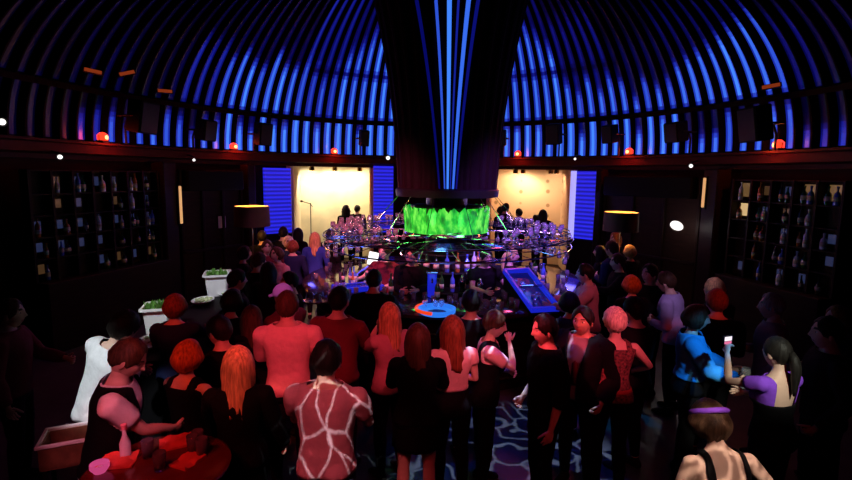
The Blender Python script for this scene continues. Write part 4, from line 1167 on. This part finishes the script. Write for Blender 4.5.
booth(611, 712, 'dark wooden panelling behind the oval wall light', False)
p = ring_px(677, 0, .925); d = math.hypot(p.x, p.y); q = at_d(677, 225.5, d); ov = thing('wall_light', 'oval white glowing wall light on the dark panelling', 'wall light', q, math.atan2(AY - q.y, AX - q.x) + math.pi / 2)
mb = MB(); mb.ell((0, -.02, 0), (.17, .05, .095), 24, 12, M=Matrix.Rotation(R(10), 3, 'Y')); obj('diffuser', mb, emit('white_oval', (1, .93, .90), 1.3), ov)
mb = MB(); mb.ell((0, .03, 0), (.20, .04, .12), 24, 10, M=Matrix.Rotation(R(10), 3, 'Y')); mb.box((0, .1, 0), (.08, .12, .06)); obj('back_plate', mb, BLACK, ov)
light('POINT', q + Vector((-.15, -.5, 0)), (1, .9, .85), 3, size=.08)
# floor lamps with drum shades
def floor_lamp(px, y0, y1, w, d, label, e):
    c = at_d(px, (y0 + y1) / 2, d); z0, z1 = at_d(px, y1, d).z, at_d(px, y0, d).z; r = w / F * d / 2
    t = thing('floor_lamp', label, 'floor lamp', (c.x, c.y, 0))
    mb = MB(); mb.lathe([(.001, 0), (.17, 0), (.17, .02), (.03, .035), (.001, .035)], 28); obj('base', mb, BRASS, t)
    mb = MB(); mb.tube([(0, 0, .03), (0, 0, z0 + .1)], .014, 10); obj('pole', mb, BRASS, t)
    mb = MB(); mb.lathe([(r, z0), (r * .96, z1), (r * .94, z1), (r * .98, z0)], 40, cap=False); obj('shade', mb, mat('lamp_shade_dark_brown', (.045, .022, .014), .7), t)
    mb = MB(); mb.lathe([(r * .975, z0 + .005), (r * .935, z1 - .002), (r * .925, z1 - .002), (r * .965, z0 + .005)], 40, cap=False); obj('lining', mb, mat('shade_lining', (.75, .55, .35), .7), t)
    mb = MB(); mb.tube([(-r * .95, 0, z0 + .06), (r * .95, 0, z0 + .06)], .006, 6); obj('spider', mb, BRASS, t)
    mb = MB(); mb.ell((0, 0, z0 + .16), (.045, .045, .06), 14, 10); obj('bulb', mb, emit('orange_bulb', (1, .35, .06), 12), t)
    light('POINT', (c.x, c.y, z1 - .02), (1, .42, .10), e, size=.06); light('POINT', (c.x, c.y, z0 - .03), (1, .42, .10), e * .8, size=.06)
floor_lamp(252, 206, 226, 33, 9.6, 'floor lamp with a dark drum shade beside the blue slatted panel and the booth', 12)
floor_lamp(621, 212, 231, 32, 9.4, 'floor lamp with a dark drum shade and orange glow beside the pale edged panel', 12)

# ------------------------------------------------------------------ serving counter with white planters
PL = mat('herb_green', (.10, .26, .04), .55, var=.5, scale=25)
A_, B_ = at_z(152, 352, 1.02), at_z(222, 296, 1.02)
c = (A_ + B_) / 2; ang = math.atan2(B_.y - A_.y, B_.x - A_.x); W = (B_ - A_).length + .5
ct = thing('serving_counter', 'narrow black serving counter carrying the white planters', 'counter', (c.x, c.y, 0), ang); CT = Matrix.Translation((c.x, c.y, 0)) @ Matrix.Rotation(ang, 4, 'Z')
mb = MB(); mb.box((0, 0, 1.0), (W, .46, .04), bev=.008); obj('top', mb, BLACKP, ct)
mb = MB(); mb.box((0, .02, .49), (W - .08, .34, .98), bev=.01); obj('body', mb, BLACK, ct)
mb = MB(); mb.box((0, .02, .05), (W - .04, .38, .08), bev=.01); obj('plinth', mb, WOOD, ct)
def planter(p, rz, label, w=.30, h=.24, d=.26):
    t = thing('planter', label, 'planter', p, rz); mb = MB()
    def rect(w_, d_, z): 
        c_ = .02; return [Vector((x_, y_, z)) for x_, y_ in ((-w_ / 2 + c_, -d_ / 2), (w_ / 2 - c_, -d_ / 2), (w_ / 2, -d_ / 2 + c_), (w_ / 2, d_ / 2 - c_), (w_ / 2 - c_, d_ / 2), (-w_ / 2 + c_, d_ / 2), (-w_ / 2, d_ / 2 - c_), (-w_ / 2, -d_ / 2 + c_))]
    mb.loft([rect(w * .74, d * .74, 0), rect(w * .9, d * .9, h * .9), rect(w * 1.08, d * 1.08, h * .92), rect(w * 1.08, d * 1.08, h), rect(w * .92, d * .92, h), rect(w * .86, d * .86, h * .8)]); obj('pot', mb, CERAM, t)
    mb = MB(); r2 = random.Random(int(p[0] * 100))
    for k in range(90):
        a = r2.uniform(0, 6.28); x_, y_ = r2.uniform(-.36, .36) * w, r2.uniform(-.36, .36) * d; b_ = Vector((x_, y_, h * .78)); tp = b_ + Vector((r2.uniform(-.05, .05), r2.uniform(-.05, .05), r2.uniform(.05, .13))); s_ = Vector((math.cos(a), math.sin(a), .3)) * .022
        mb.add([b_, b_.lerp(tp, .6) + s_, tp, b_.lerp(tp, .6) - s_], [(0, 1, 2, 3)])
    f_ = obj('herb_foliage', mb, PL, t, smooth=False); f_['kind'] = 'stuff'; return t
def salad_tray(p, rz, label, w=.36, d=.26):
    t = thing('salad_dish', label, 'dish', p, rz); mb = MB()
    el = lambda a_, b_, z: [Vector((a_ * math.cos(2 * math.pi * k / 32), b_ * math.sin(2 * math.pi * k / 32), z)) for k in range(32)]
    mb.loft([el(w * .3, d * .3, 0), el(w * .42, d * .42, .02), el(w * .5, d * .5, .05), el(w * .47, d * .47, .05), el(w * .40, d * .40, .03)]); obj('platter', mb, CERAM, t)
    mb = MB(); r2 = random.Random(int(p[1] * 100))
    for k in range(26):
        a = r2.uniform(0, 6.28); q_ = r2.random() ** .5; mb.ell((w * .36 * q_ * math.cos(a), d * .36 * q_ * math.sin(a), .045), (.030, .024, .018), 7, 5)
    s_ = obj('salad', mb, mat('salad_pale_green', (.45, .55, .28), .6, var=.7, scale=30), t); s_['kind'] = 'stuff'
ZT = 1.02
for px, py, kind, lab in ((160, 331, 'p', 'white square planter of green herbs nearest the man in the white shirt'), (152, 345, 's', 'white dish of salad in front of the nearer herb planter'), (218, 294, 'p', 'white square planter of green herbs farther along the black counter'), (228, 295, 's', 'white dish of salad beside the farther herb planter'), (203, 303, 's', 'white dish with pink lit food in front of the farther planter')):
    p = at_z(px, py, ZT)
    if kind == 'p': planter((p.x, p.y, ZT), ang + R(12), lab, *( (.36, .30, .30) if px < 200 else (.42, .32, .34)))
    else: salad_tray((p.x, p.y, ZT), ang, lab, *((.5, .34) if px < 200 else (.42, .28)))

# ------------------------------------------------------------------ cocktail table in front with red lit things
p = at_z(158, 468, 1.08); TX, TY = p.x, p.y
tt = thing('cocktail_table', 'round tall cocktail table with drinks and red napkins beside the man in the waistcoat', 'table', (TX, TY, 0))
mb = MB(); mb.lathe([(.001, 1.055), (.38, 1.055), (.40, 1.065), (.40, 1.075), (.38, 1.085), (.001, 1.085)], 48); obj('top', mb, mat('table_red_lacquer', (.13, .015, .015), .2), tt)
mb = MB(); mb.tube([(0, 0, .03), (0, 0, 1.06)], .035, 14); obj('column', mb, BLACK, tt)
mb = MB(); mb.lathe([(.001, 0), (.26, 0), (.26, .02), (.05, .04), (.001, .04)], 32); obj('foot', mb, BLACK, tt)
ZT = 1.085
def napkin(px, py, label, w=.2, rz=0):
    p = at_z(px, py, ZT); mb = MB(); r2 = random.Random(px); n = 12; vs = []; 
    for i in range(n + 1):
        for j in range(n + 1):
            x_, y_ = (i / n - .5) * w, (j / n - .5) * w * .8
            zz = .018 + .022 * noise.noise(Vector((x_ * 16 + px, y_ * 16, 0))) + .012 * noise.noise(Vector((x_ * 40, y_ * 40, px)))
            vs.append((x_, y_, max(.003, zz)))
    vs += [(v[0], v[1], 0.001) for v in vs]; m_ = (n + 1) ** 2; fs = []
    for i in range(n):
        for j in range(n):
            a = i * (n + 1) + j; fs.append((a, a + n + 1, a + n + 2, a + 1)); fs.append((m_ + a + 1, m_ + a + n + 2, m_ + a + n + 1, m_ + a))
    for i in range(n):
        for a, b in ((i, i + 1), ((n) * (n + 1) + i + 1, n * (n + 1) + i), ((i + 1) * (n + 1), i * (n + 1)), (i * (n + 1) + n, (i + 1) * (n + 1) + n)): fs.append((a, b, b + m_, a + m_))
    mb.add(vs, fs); o = obj('napkin', mb, mat('red_napkin', (.70, .10, .08), .75), loc=(p.x, p.y, ZT)); o.rotation_euler.z = rz; tag(o, label, 'napkin')
napkin(177, 443, 'crumpled red napkin at the far edge of the cocktail table', .20, .5); napkin(188, 462, 'crumpled red napkin among the glasses on the cocktail table', .16, 1.2); napkin(118, 462, 'pinkish crumpled napkin beside the pink bottle on the cocktail table', .2, .2)
p = at_z(126, 458, ZT); bo = thing('bottle', 'small pink topped bottle on the cocktail table', 'bottle', (p.x, p.y, ZT))
mb = MB(); mb.lathe([(.001, 0), (.03, .001), (.031, .10), (.012, .15), (.012, .19), (.001, .19)], 18); obj('body', mb, BM[2], bo)
mb = MB(); mb.lathe([(.001, .185), (.016, .185), (.017, .215), (.001, .22)], 14); obj('cap', mb, mat('pink_plastic', (.8, .3, .4), .4), bo)
for i, (px, py) in enumerate(((198, 447), (202, 455), (193, 452), (160, 470), (148, 457))):
    p = at_z(px, py, ZT); tumbler((p.x, p.y, ZT), 'tumbler on the round cocktail table with the red napkins', 'tumblers on the cocktail table')
p = at_z(100, 472, ZT); tl = thing('added_tea_light', 'pink glowing tea light bowl added at the edge of the cocktail table', 'candle holder', (max(p.x, TX - .33), p.y, ZT))
mb = MB(); mb.lathe([(.001, 0), (.03, 0), (.05, .03), (.05, .055), (.045, .055), (.045, .03), (.001, .012)], 20); obj('bowl', mb, emit('pink_lit_glass', (1, .10, .35), .5), tl)  # added glowing bowl, takes the place of a red-lit hand
mb = MB(); mb.lathe([(.001, .013), (.018, .013), (.018, .03), (.001, .03)], 14); obj('candle', mb, WHITE, tl)
# wooden crate with a white rim on a stand by the man in the white shirt
p = at_z(70, 434, .95); cr = thing('drinks_crate', 'open wooden crate with a pale rim on a low stand behind the waistcoat man', 'crate', (p.x, p.y, 0), R(25)); cr.scale = (.72, .9, 1)
mb = MB(); 
for cx_, cy_, sx_, sy_ in ((0, .14, .44, .02), (0, -.14, .44, .02), (.21, 0, .02, .26), (-.21, 0, .02, .26)): mb.box((cx_, cy_, .86), (sx_, sy_, .16))
mb.box((0, 0, .785), (.44, .30, .02)); obj('box', mb, mat('crate_wood', (.16, .07, .035), .6, var=.3), cr, smooth=False)
mb = MB()
for cx_, cy_, sx_, sy_ in ((0, .15, .48, .03), (0, -.15, .48, .03), (.225, 0, .03, .27), (-.225, 0, .03, .27)): mb.box((cx_, cy_, .95), (sx_, sy_, .02), bev=.004)
obj('rim', mb, CERAM, cr, smooth=False)
for sx_ in (-1, 1):
    for sy_ in (-1, 1):
        mb = MB(); mb.box((sx_ * .19, sy_ * .12, .39), (.035, .035, .78), bev=.004); obj('leg', mb, BLACK, cr, smooth=False)

# ------------------------------------------------------------------ the crowd
pp = person
# -- nearest row
P_white = pp(127, 312, 'man in a white long sleeved shirt with short dark hair, lit bright white', 1.78, -25, 'm', ('short', 'black'), ('long', 'white'), 'charcoal', ('bent', 'down'), lean=8, side=15, lod=0)
P_waist = pp(137, 341, 'man in a pink shirt and black waistcoat looking down beside the cocktail table', 1.76, -68, 'm', ('short', 'brown'), (('tee', 'white'), ('vest', 'black')), 'black', ('relax', 'cross'), lean=10, head=(-8, 22), lod=0)
pp(187, 341, 'woman with a ginger red bob seen from behind, dark dress, by the cocktail table', 1.63, -20, 'f', ('bob', 'ginger'), ('dress', 'black'), 'black', ('bent', 'bent'), lod=0)
pp(182, 294, 'woman with a red lit bob in a navy top standing against the black serving counter', 1.66, 10, 'f', ('bob', 'auburn'), ('long', 'navy'), 'black', ('bent', 'fwd'), lod=1)
pp(237, 347, 'woman with long straight strawberry blond hair and a black top, seen from behind', 1.66, 12, 'f', ('long', 'blond'), ('long', 'black'), 'black', ('hold', 'relax'), lod=0)
pp(287, 292, 'man in a loose pink long sleeved shirt with dark hair, seen from behind', 1.80, 8, 'm', ('short', 'brown'), ('long', 'pink'), 'charcoal', ('bent', 'relax'), lod=0)
P_tee = pp(326, 342, 'man in a pale t shirt covered with white projected light lines, back to us', 1.75, -4, 'm', ('short', 'black'), ('tee', 'rose'), 'jeans', ('bent', 'bent'), lod=0)
pp(276, 286, 'person in a glowing pink cap and maroon top beside the pink shirted man', 1.68, 60, 'm', (None, 'black'), ('long', 'maroon'), 'black', ('bent', 'bent'), skin='dark', hat=('cap', 'lilac'), lod=1)
pp(341, 292, 'man in a maroon shirt with dark hair leaning on the bar', 1.77, -15, 'm', ('short', 'black'), ('long', 'maroon'), 'black', ('table', 'bent'), lod=1)
pp(390, 303, 'woman with blond hair and a red lit pink top raising her arm to her face', 1.66, 35, 'f', ('long', 'blond'), ('tee', 'rose'), 'black', ('mouth', 'bent'), lod=0)
pp(418, 324, 'woman with dark auburn hair in a short black dress with bare legs', 1.66, 0, 'f', ('long', 'brown'), (('long', 'black'), ('dress', 'black')), ('bare', 'black'), ('bent', 'bent'), lod=0)
pp(453, 316, 'woman with long red hair and a cropped pink top, seen from behind', 1.65, 15, 'f', ('long', 'auburn'), ('crop', 'pink'), ('high', 'black'), ('bent', 'tuck'), lod=0)
pp(497, 312, 'woman with dark hair in a pink t shirt and black pinafore, hand to her mouth', 1.64, -92, 'f', ('wave', 'brown'), (('tee', 'pink'), ('pinafore', 'black')), 'black', ('tuck', 'mouth'), lean=4, head=(-10, 8), lod=0)
pp(545, 315, 'man in a black shirt facing the woman with her hand at her mouth', 1.70, 98, 'm', ('short', 'black'), ('rolled', 'black'), 'black', ('down', 'low'), head=(4, 6), lod=0)
pp(584, 307, 'smiling man in a dark jacket with a grey shirt and tie, facing us', 1.69, 140, 'm', ('short', 'black'), (('long', 'grey'), ('tie', 'maroon'), ('jacket', 'black')), 'black', ('low', 'low'), skin='tan', lod=0)
P_blond = pp(616, 309, 'woman with short platinum hair in a patterned sleeveless top with a belt, seen from behind', 1.70, 2, 'f', ('wave', 'platinum'), (('tank', 'pattern'), ('belt', 'red')), 'black', (((.26, .26, 1.06), (.9, -.7, -.3)), ((.30, .24, 1.08), (1, -.7, -.2))), lod=0)
P_denim = pp(699, 305, 'woman in a blue denim jacket with dark hair holding a glass', 1.68, -112, 'f', ('bob', 'brown'), (('long', 'black'), ('coat', 'denim'), ('bagstrap', 'black')), 'black', ('bent', 'bent'), head=(0, 8), lod=0)
P_phone = pp(780, 338, 'woman with long black hair and a purple open backed top holding up a camera', 1.66, 20, 'f', ('tail', 'black'), (('openback', 'purple'), ('bodice', 'black')), 'black', (((.10, .36, 1.50), (.6, -.2, -1)), 'bent'), lod=0)
P_bare = pp(708, 400, 'woman with short brown hair and a bare back crossed by black straps', 1.64, 5, 'f', ('bob', 'brown'), ('halter', 'black'), 'black', ('bent', 'wide'), lean=24, head=(-6, -10), hat=('band', 'purple'), lod=0)
# -- second row on the right
pp(735, 292, 'man with red lit auburn hair and a black top past the denim jacket woman', 1.72, -10, 'm', ('wave', 'auburn'), ('long', 'black'), 'black', ('tuck', 'tuck'), lod=1)
pp(786, 297, 'man with grey hair and a grey shirt near the bottle cabinet with lit cubbies', 1.72, 60, 'm', ('short', 'grey'), ('long', 'grey'), 'black', ('low', 'tuck'), lod=1)
pp(808, 302, 'man with ginger hair in black beside the grey haired man', 1.70, 80, 'm', ('short', 'ginger'), ('long', 'black'), 'black', ('low', 'tuck'), lod=1)
pp(706, 277, 'man with light brown hair behind the denim jacket woman', 1.74, 25, 'm', ('short', 'blond'), ('long', 'charcoal'), 'black', ('low', 'tuck'), lod=1)
pp(659, 272, 'man in a lilac shirt bending towards the crowd at the dark panelling', 1.72, 50, 'm', ('short', 'brown'), ('long', 'lilac'), 'black', ('tuck', 'tuck'), lean=10, lod=1)
pp(630, 274, 'woman with orange red bobbed hair standing behind the platinum haired woman', 1.64, 15, 'f', ('bob', 'ginger'), ('long', 'black'), 'black', ('tuck', 'tuck'), lod=1)
pp(648, 265, 'man with a red lit face turned to the ginger haired woman', 1.72, 110, 'm', ('short', 'black'), ('long', 'black'), 'black', ('low', 'tuck'), lod=1)
pp(625, 245, 'woman with pale blond hair and a pale collar near the orange floor lamp', 1.66, 30, 'f', ('bob', 'blond'), ('long', 'charcoal'), 'black', ('tuck', 'tuck'), lod=1)
pp(603, 241, 'man in a dark navy jacket with dark hair below the pale edged blue panel', 1.78, 40, 'm', ('short', 'brown'), ('long', 'navy'), 'black', ('tuck', 'low'), lod=1)
pp(616, 233, 'woman with orange lit hair in front of the drum shade lamp by the blue panel', 1.70, 100, 'f', ('volume', 'ginger'), ('long', 'charcoal'), 'black', ('tuck', 'tuck'), lod=1)
pp(577, 262, 'man in a pink lit shirt leaning at the end of the round bar', 1.72, 75, 'm', ('short', 'black'), ('long', 'rose'), 'black', ('table', 'table'), lean=4, lod=1)
pp(590, 246, 'dark haired woman in black behind the pink lit man at the bar end', 1.64, 60, 'f', ('long', 'black'), ('long', 'black'), 'black', ('tuck', 'tuck'), lod=1)
pp(560, 250, 'man in a charcoal shirt standing at the far side of the bar end', 1.70, 85, 'm', ('short', 'brown'), ('long', 'charcoal'), 'black', ('table', 'tuck'), lod=2)
pp(668, 300, 'dark haired man in black between the denim jacket and the platinum hair', 1.70, 30, 'm', ('short', 'black'), ('long', 'black'), 'black', ('tuck', 'tuck'), lod=1)
pp(570, 292, 'woman with dark hair in black squeezed behind the man in the tie', 1.62, 20, 'f', ('bob', 'black'), ('long', 'charcoal'), 'black', ('tuck', 'tuck'), lod=1)
pp(830, 318, 'dark haired man in black at the edge of the crowd before the lit cubby cabinet', 1.74, 70, 'm', ('short', 'black'), ('long', 'charcoal'), 'black', ('low', 'tuck'), lod=1)
# -- bar staff inside the counter
def at_bar(r, deg): a = R(deg); return Vector((AX + r * math.cos(a), AY + r * math.sin(a), 0))
pp(0, 0, 'bartender with red lit face and black shirt bending over the bar by the display', 1.76, 165, 'm', ('short', 'black'), ('long', 'black'), 'black', ('table', 'tuck'), lean=5, skin='tan', lod=1, pos=at_bar(1.12, -118))
pp(0, 0, 'bartender in a maroon shirt with dark hair standing under the green lamp', 1.72, 150, 'm', ('short', 'brown'), ('tee', 'maroon'), 'black', ('bent', 'table'), lod=1, pos=at_bar(1.12, -150))
pp(0, 0, 'bartender in black reaching to the shakers beside the beer tower', 1.74, 200, 'm', ('short', 'black'), ('tee', 'black'), 'black', ('table', 'table'), lean=4, lod=1, pos=at_bar(1.12, -62))
pp(0, 0, 'bartender with blond hair in a charcoal shirt near the long ice well', 1.68, 250, 'f', ('tail', 'blond'), ('tee', 'charcoal'), 'black', ('bent', 'table'), lod=1, pos=at_bar(1.12, -25))
# -- guests at the front of the bar
pp(374, 270, 'man in a dark shirt leaning on the bar left of the round glowing basin', 1.72, -5, 'm', ('short', 'black'), ('long', 'black'), 'black', ('table', 'table'), lean=8, lod=1)
pp(475, 300, 'dark haired man in black at the bar between two pink topped women', 1.70, 5, 'm', ('short', 'black'), ('long', 'black'), 'black', ('table', 'bent'), lod=1)
# -- crowd by the cream alcove
crowdL = [
 (262, 231, 1.70, 20, 'm', 'short', 'black', 'black', 'dark haired man in black between the drum shade lamp and the blue slatted panel'),
 (283, 227, 1.74, 10, 'm', 'short', 'black', 'charcoal', 'tall dark haired man at the edge of the blue slatted panel and the cream alcove'),
 (298, 228, 1.66, -15, 'f', 'long', 'black', 'black', 'woman with long black hair at the lower corner of the cream alcove'),
 (294, 236, 1.66, 170, 'f', 'bob', 'platinum', 'navy', 'woman with a pale purple lit bob in the crowd below the cream alcove'),
 (316, 233, 1.70, 5, 'f', 'long', 'blond', 'blue', 'woman with long pink lit hair and a blue top before the cream alcove'),
 (306, 241, 1.64, 15, 'f', 'bob', 'auburn', 'navy', 'woman with a reddish bob standing nearest the long pink lit haired woman'),
 (330, 229, 1.70, -30, 'm', 'short', 'black', 'black', 'man in black at the rack end below the cream alcove'),
 (272, 240, 1.68, 200, 'm', 'short', 'brown', 'maroon', 'man in a maroon shirt facing us below the blue slatted panel'),
 (281, 247, 1.66, 150, 'f', 'bob', 'brown', 'rose', 'woman with brown hair in a rose top beneath the pale purple lit bob'),
 (258, 253, 1.70, -40, 'm', 'short', 'brown', 'black', 'man with a dim red lit face by the far end of the serving counter'),
 (244, 246, 1.66, -60, 'f', 'bob', 'black', 'black', 'woman in black close to the drum shade lamp pole'),
 (268, 262, 1.66, -20, 'f', 'long', 'black', 'charcoal', 'woman with long black hair just past the person in the pink cap'),
 (290, 272, 1.66, 120, 'm', 'short', 'black', 'black', 'man with a red lit face turned aside above the pink shirted man'),
 (236, 270, 1.70, -50, 'm', 'short', 'black', 'black', 'man in black standing between the farther planter and the pink cap'),
 (240, 292, 1.66, -30, 'f', 'bob', 'black', 'black', 'woman in black between the serving counter and the pink cap'),
 (262, 308, 1.60, 25, 'f', 'long', 'brown', 'black', 'short woman in black behind the strawberry blond woman'),
 (217, 318, 1.66, 70, 'm', 'short', 'black', 'black', 'man in black beside the red lit bob at the serving counter'),
]
for x_, y_, h_, yw, sx, hs, hc, tc_, lab in crowdL: pp(x_, y_, lab, h_, yw, sx, (hs, hc), ('long', tc_), 'black', ('tuck', 'low'), lod=2 if y_ < 250 else 1)
far = [
 (346, 205, 1.70, 10, 'f', 'volume', 'black', 'black', 'slim dark silhouette of a woman against the cream alcove, farther from the column', 13.6),
 (357, 205, 1.72, -10, 'm', 'short', 'black', 'black', 'dark silhouette of a man against the cream alcove, beside the narrow blue panel', 14.0),
 (503, 206, 1.66, 30, 'f', 'bob', 'black', 'black', 'dark silhouette of a woman at the orange alcove edge by the column', 13.6),
 (511, 203, 1.80, -60, 'm', 'short', 'black', 'charcoal', 'tall dark silhouette of a man in front of the orange alcove', 13.3),
 (520, 209, 1.66, 40, 'm', 'short', 'black', 'black', 'dark silhouette of a man beside the tall one before the orange alcove', 13.3),
 (529, 214, 1.58, 60, 'f', 'bob', 'black', 'black', 'short dark silhouette of a woman in the middle of the orange alcove', 13.3),
 (543, 209, 1.70, 20, 'f', 'long', 'black', 'black', 'dark silhouette of a long haired woman before the orange alcove, nearest the pale edged panel', 12.8),
]
for x_, y_, h_, yw, sx, hs, hc, tc_, lab, dd in far: 
    q = at_d(x_, y_, dd); h_ = q.z - .35; q.z = .35
    pp(x_, y_, lab, h_, yw, sx, (hs, hc), ('long', tc_), 'black', ('tuck', 'low'), lod=2, pos=q)
pp(8, 300, 'person in a dim maroon top standing alone before the dim bottle cabinet', 1.70, -70, 'm', ('short', 'brown'), ('long', 'maroon'), 'black', ('bent', 'down'), lod=1)
OBST += [(AX, AY, 2.72)]
finish_people()

# things that people hold
p = hand_world(P_denim, 1, .095, .03)
wg = thing('wine_glass', 'small stemmed glass held by the woman in the denim jacket', 'glass', p - Vector((0, 0, .07)))
mb = MB(); mb.lathe([(.001, 0), (.032, .001), (.033, .004), (.005, .010), (.0045, .075), (.012, .085), (.036, .115), (.040, .145), (.034, .185), (.031, .185), (.037, .145), (.033, .118), (.001, .092)], 20); obj('bowl', mb, GL, wg)
p = hand_world(P_phone, 0, .10, .02) + Vector((-.01, .01, .03))
ph_ = thing('camera', 'small camera with a bright pink and white screen held up by the purple topped woman', 'camera', p, R(20))
mb = MB(); mb.box((0, 0, 0), (.105, .024, .068), bev=.006); mb.lathe([(.024, 0), (.026, .02), (.001, .02)], 16); mb.v = mb.v[:32] + [(v[0] + .01, .012 + v[2], v[1]) for v in mb.v[32:]]; obj('body', mb, BLACKP, ph_)
mb = MB(); mb.box((-.008, -.0135, .012), (.075, .003, .034)); obj('screen', mb, emit('camera_screen_pale', (.95, .85, .9), 1.1), ph_, smooth=False)
mb = MB(); mb.box((-.008, -.0135, -.020), (.075, .003, .020)); obj('screen_edge', mb, emit('camera_screen_pink', (1, .2, .4), .8), ph_, smooth=False)

# ------------------------------------------------------------------ club lamps
RED = (1, .045, .06)
def wpos(P, z=1.3): return (P.pos.x, P.pos.y, z)
# broad weak red wash, then narrow red beams on single groups
PK = (1, .062, .10)
light('SPOT', (-1.2, -.3, 4.5), (1, .06, .07), 110, (-1.0, 4.2, 1.3), .25, 50, .9)
light('SPOT', (1.2, -.3, 4.5), (1, .06, .07), 80, (1.0, 4.4, 1.3), .25, 50, .9)
def beam(src, px, py, z, rgb, e, ang, soft=.05, blend=.6):
    return light('SPOT', src, rgb, e, at_z(px, py, z), soft, ang, blend)
def beamp(src, px, py, z, rgb, e, ang, soft=.05, blend=.6):
    """a beam on the person whose head is at px, py, at height z"""
    P = min(PEOPLE, key=lambda q: (q.px - px) ** 2 + (q.py - py) ** 2)
    return light('SPOT', src, rgb, e, P.pos + Vector((0, 0, z)), soft, ang, blend)
beamp((-.6, .3, 4.4), 287, 292, 1.25, PK, 600, 14)
beamp((-.9, .2, 4.4), 326, 342, 1.2, (1, .18, .22), 260, 14)
beamp((.3, .5, 4.4), 390, 303, 1.3, PK, 380, 11)
beamp((.6, .4, 4.4), 453, 316, 1.3, (1, .14, .20), 400, 11)
beamp((.5, .6, 4.4), 497, 312, 1.35, (1, .14, .20), 430, 11)
beamp((-.9, 2.6, 3.8), 545, 315, 1.58, PK, 700, 8)
beamp((.6, 1.2, 4.2), 590, 307, 1.58, (1, .09, .08), 620, 5)
beamp((1.9, .5, 4.4), 616, 309, 1.4, (1, .10, .17), 800, 10)
beamp((-1.7, .4, 4.2), 187, 341, 1.5, (1, .06, .02), 260, 8)
beamp((-1.3, .4, 4.2), 237, 347, 1.45, (1, .12, .10), 330, 9)
beamp((-2.2, 1.0, 4.3), 182, 294, 1.5, (1, .05, .03), 260, 9)
beamp((-1.0, .3, 4.2), 137, 341, 1.25, (1, .22, .34), 300, 13)
beam((-2.3, .6, 4.2), 165, 455, 1.1, (1, .04, .03), 160, 15)
beamp((-1.6, 2.0, 4.6), 276, 286, 1.6, (1, .15, .45), 420, 7)

beamp((2.6, 1.6, 4.4), 735, 292, 1.6, (1, .05, .03), 160, 6)
beamp((2.2, 2.4, 4.6), 630, 274, 1.5, (1, .09, .03), 220, 8)
beamp((2.4, 3.0, 4.8), 577, 262, 1.35, (1, .14, .22), 200, 10)
beamp((2.4, 2.4, 4.8), 659, 272, 1.35, (.8, .5, 1), 260, 8)
light('SPOT', (-.4, 11.0, 5.0), (.9, .10, .30), 200, (-1.8, 8.6, 1.6), .3, 60, .9)
light('SPOT', (2.4, 10.6, 5.0), (.9, .08, .25), 160, (1.8, 8.0, 1.6), .3, 60, .9)
beam((-2.6, 4.6, 5.0), 300, 245, 1.5, (.9, .22, .5), 330, 22)
# violet, pink and white wash on the bar and its glasses
light('SPOT', (-1.5, 4.0, 5.2), (1, .16, .30), 2400, (-.9, 8.2, 1.7), .15, 34, .8)
light('SPOT', (2.2, 4.2, 5.2), (.40, .14, 1), 3000, (1.4, 8.2, 1.7), .15, 34, .8)
light('SPOT', (.3, 4.0, 5.2), (1, .12, .14), 160, (.4, 7.0, 1.3), .15, 40, .8)
light('POINT', (AX - 1.2, AY + .5, 2.15), (1, .45, .5), 14, size=.1); light('POINT', (AX + 1.2, AY + .5, 2.15), (.7, .4, 1), 14, size=.1)  # points added in mid-air to brighten the rack's glasses
# white profile spots
beamp((-2.9, .9, 4.2), 127, 312, 1.2, (.85, .97, 1), 620, 11)
beam((-3.4, 2.6, 4.4), 158, 320, 1.1, (.92, .97, 1), 600, 13)
beam((-3.4, 3.4, 4.6), 217, 290, 1.1, (.88, .90, 1), 700, 11)
g = beamp((-.2, .2, 4.3), 326, 342, 1.05, (.9, 1, 1), 1100, 12, .008, .3); gobo(g, 24, .028, .05)
g = light('SPOT', (.9, 4.5, 5.4), (.55, .72, 1), 900, (.85, 4.75, 0), .008, 26, .4); gobo(g, 16, .08, .18); g.data.energy = 1900
light('SPOT', (.9, 4.5, 5.3), (.04, .08, 1), 300, (.9, 4.75, 0), .1, 30, .8)
beamp((2.7, 1.2, 4.2), 699, 305, 1.12, (.03, .42, 1), 800, 9)
beamp((2.4, .5, 4.1), 780, 338, 1.4, (.95, 1, .82), 700, 9)
g = beamp((1.2, .1, 4.1), 708, 400, 1.25, (1, .80, .66), 850, 15, .012, .5); gobo(g, 26, .13, .18, .22)

# pieces that belong to a part of their thing
for o in list(sc.objects):
    k = o.name.split('.')[0]; p_ = o.parent
    up_ = {'lining': 'shade', 'spider': 'shade', 'grille': 'cabinet', 'tap': 'body', 'bright_edge': 'lit_face', 'screen_edge': 'screen', 'dado_rail': 'board', 'dim_centre': 'bowl'}.get(k)
    if k == 'bulb' and p_ and p_.name.startswith('beacon'): up_ = 'lens'
    if up_ and p_ and p_.parent is None:
        q_ = [c_ for c_ in p_.children if c_.name.split('.')[0] == up_]
        if q_: o.parent = q_[0]

# ------------------------------------------------------------------ render look
w = bpy.data.worlds.new('world'); sc.world = w; w.use_nodes = True
w.node_tree.nodes['Background'].inputs[0].default_value = (.01, .002, .003, 1); w.node_tree.nodes['Background'].inputs[1].default_value = .15
sc.view_settings.view_transform = 'Standard'; sc.view_settings.look = 'None'; sc.view_settings.gamma = 1; sc.view_settings.exposure = 0
sc.view_settings.use_curve_mapping = False
sc.cycles.max_bounces = 5; sc.cycles.diffuse_bounces = 2; sc.cycles.glossy_bounces = 3; sc.cycles.transmission_bounces = 4; sc.cycles.caustics_reflective = False; sc.cycles.caustics_refractive = False
sc.cycles.sample_clamp_indirect = 3; sc.cycles.use_denoising = True
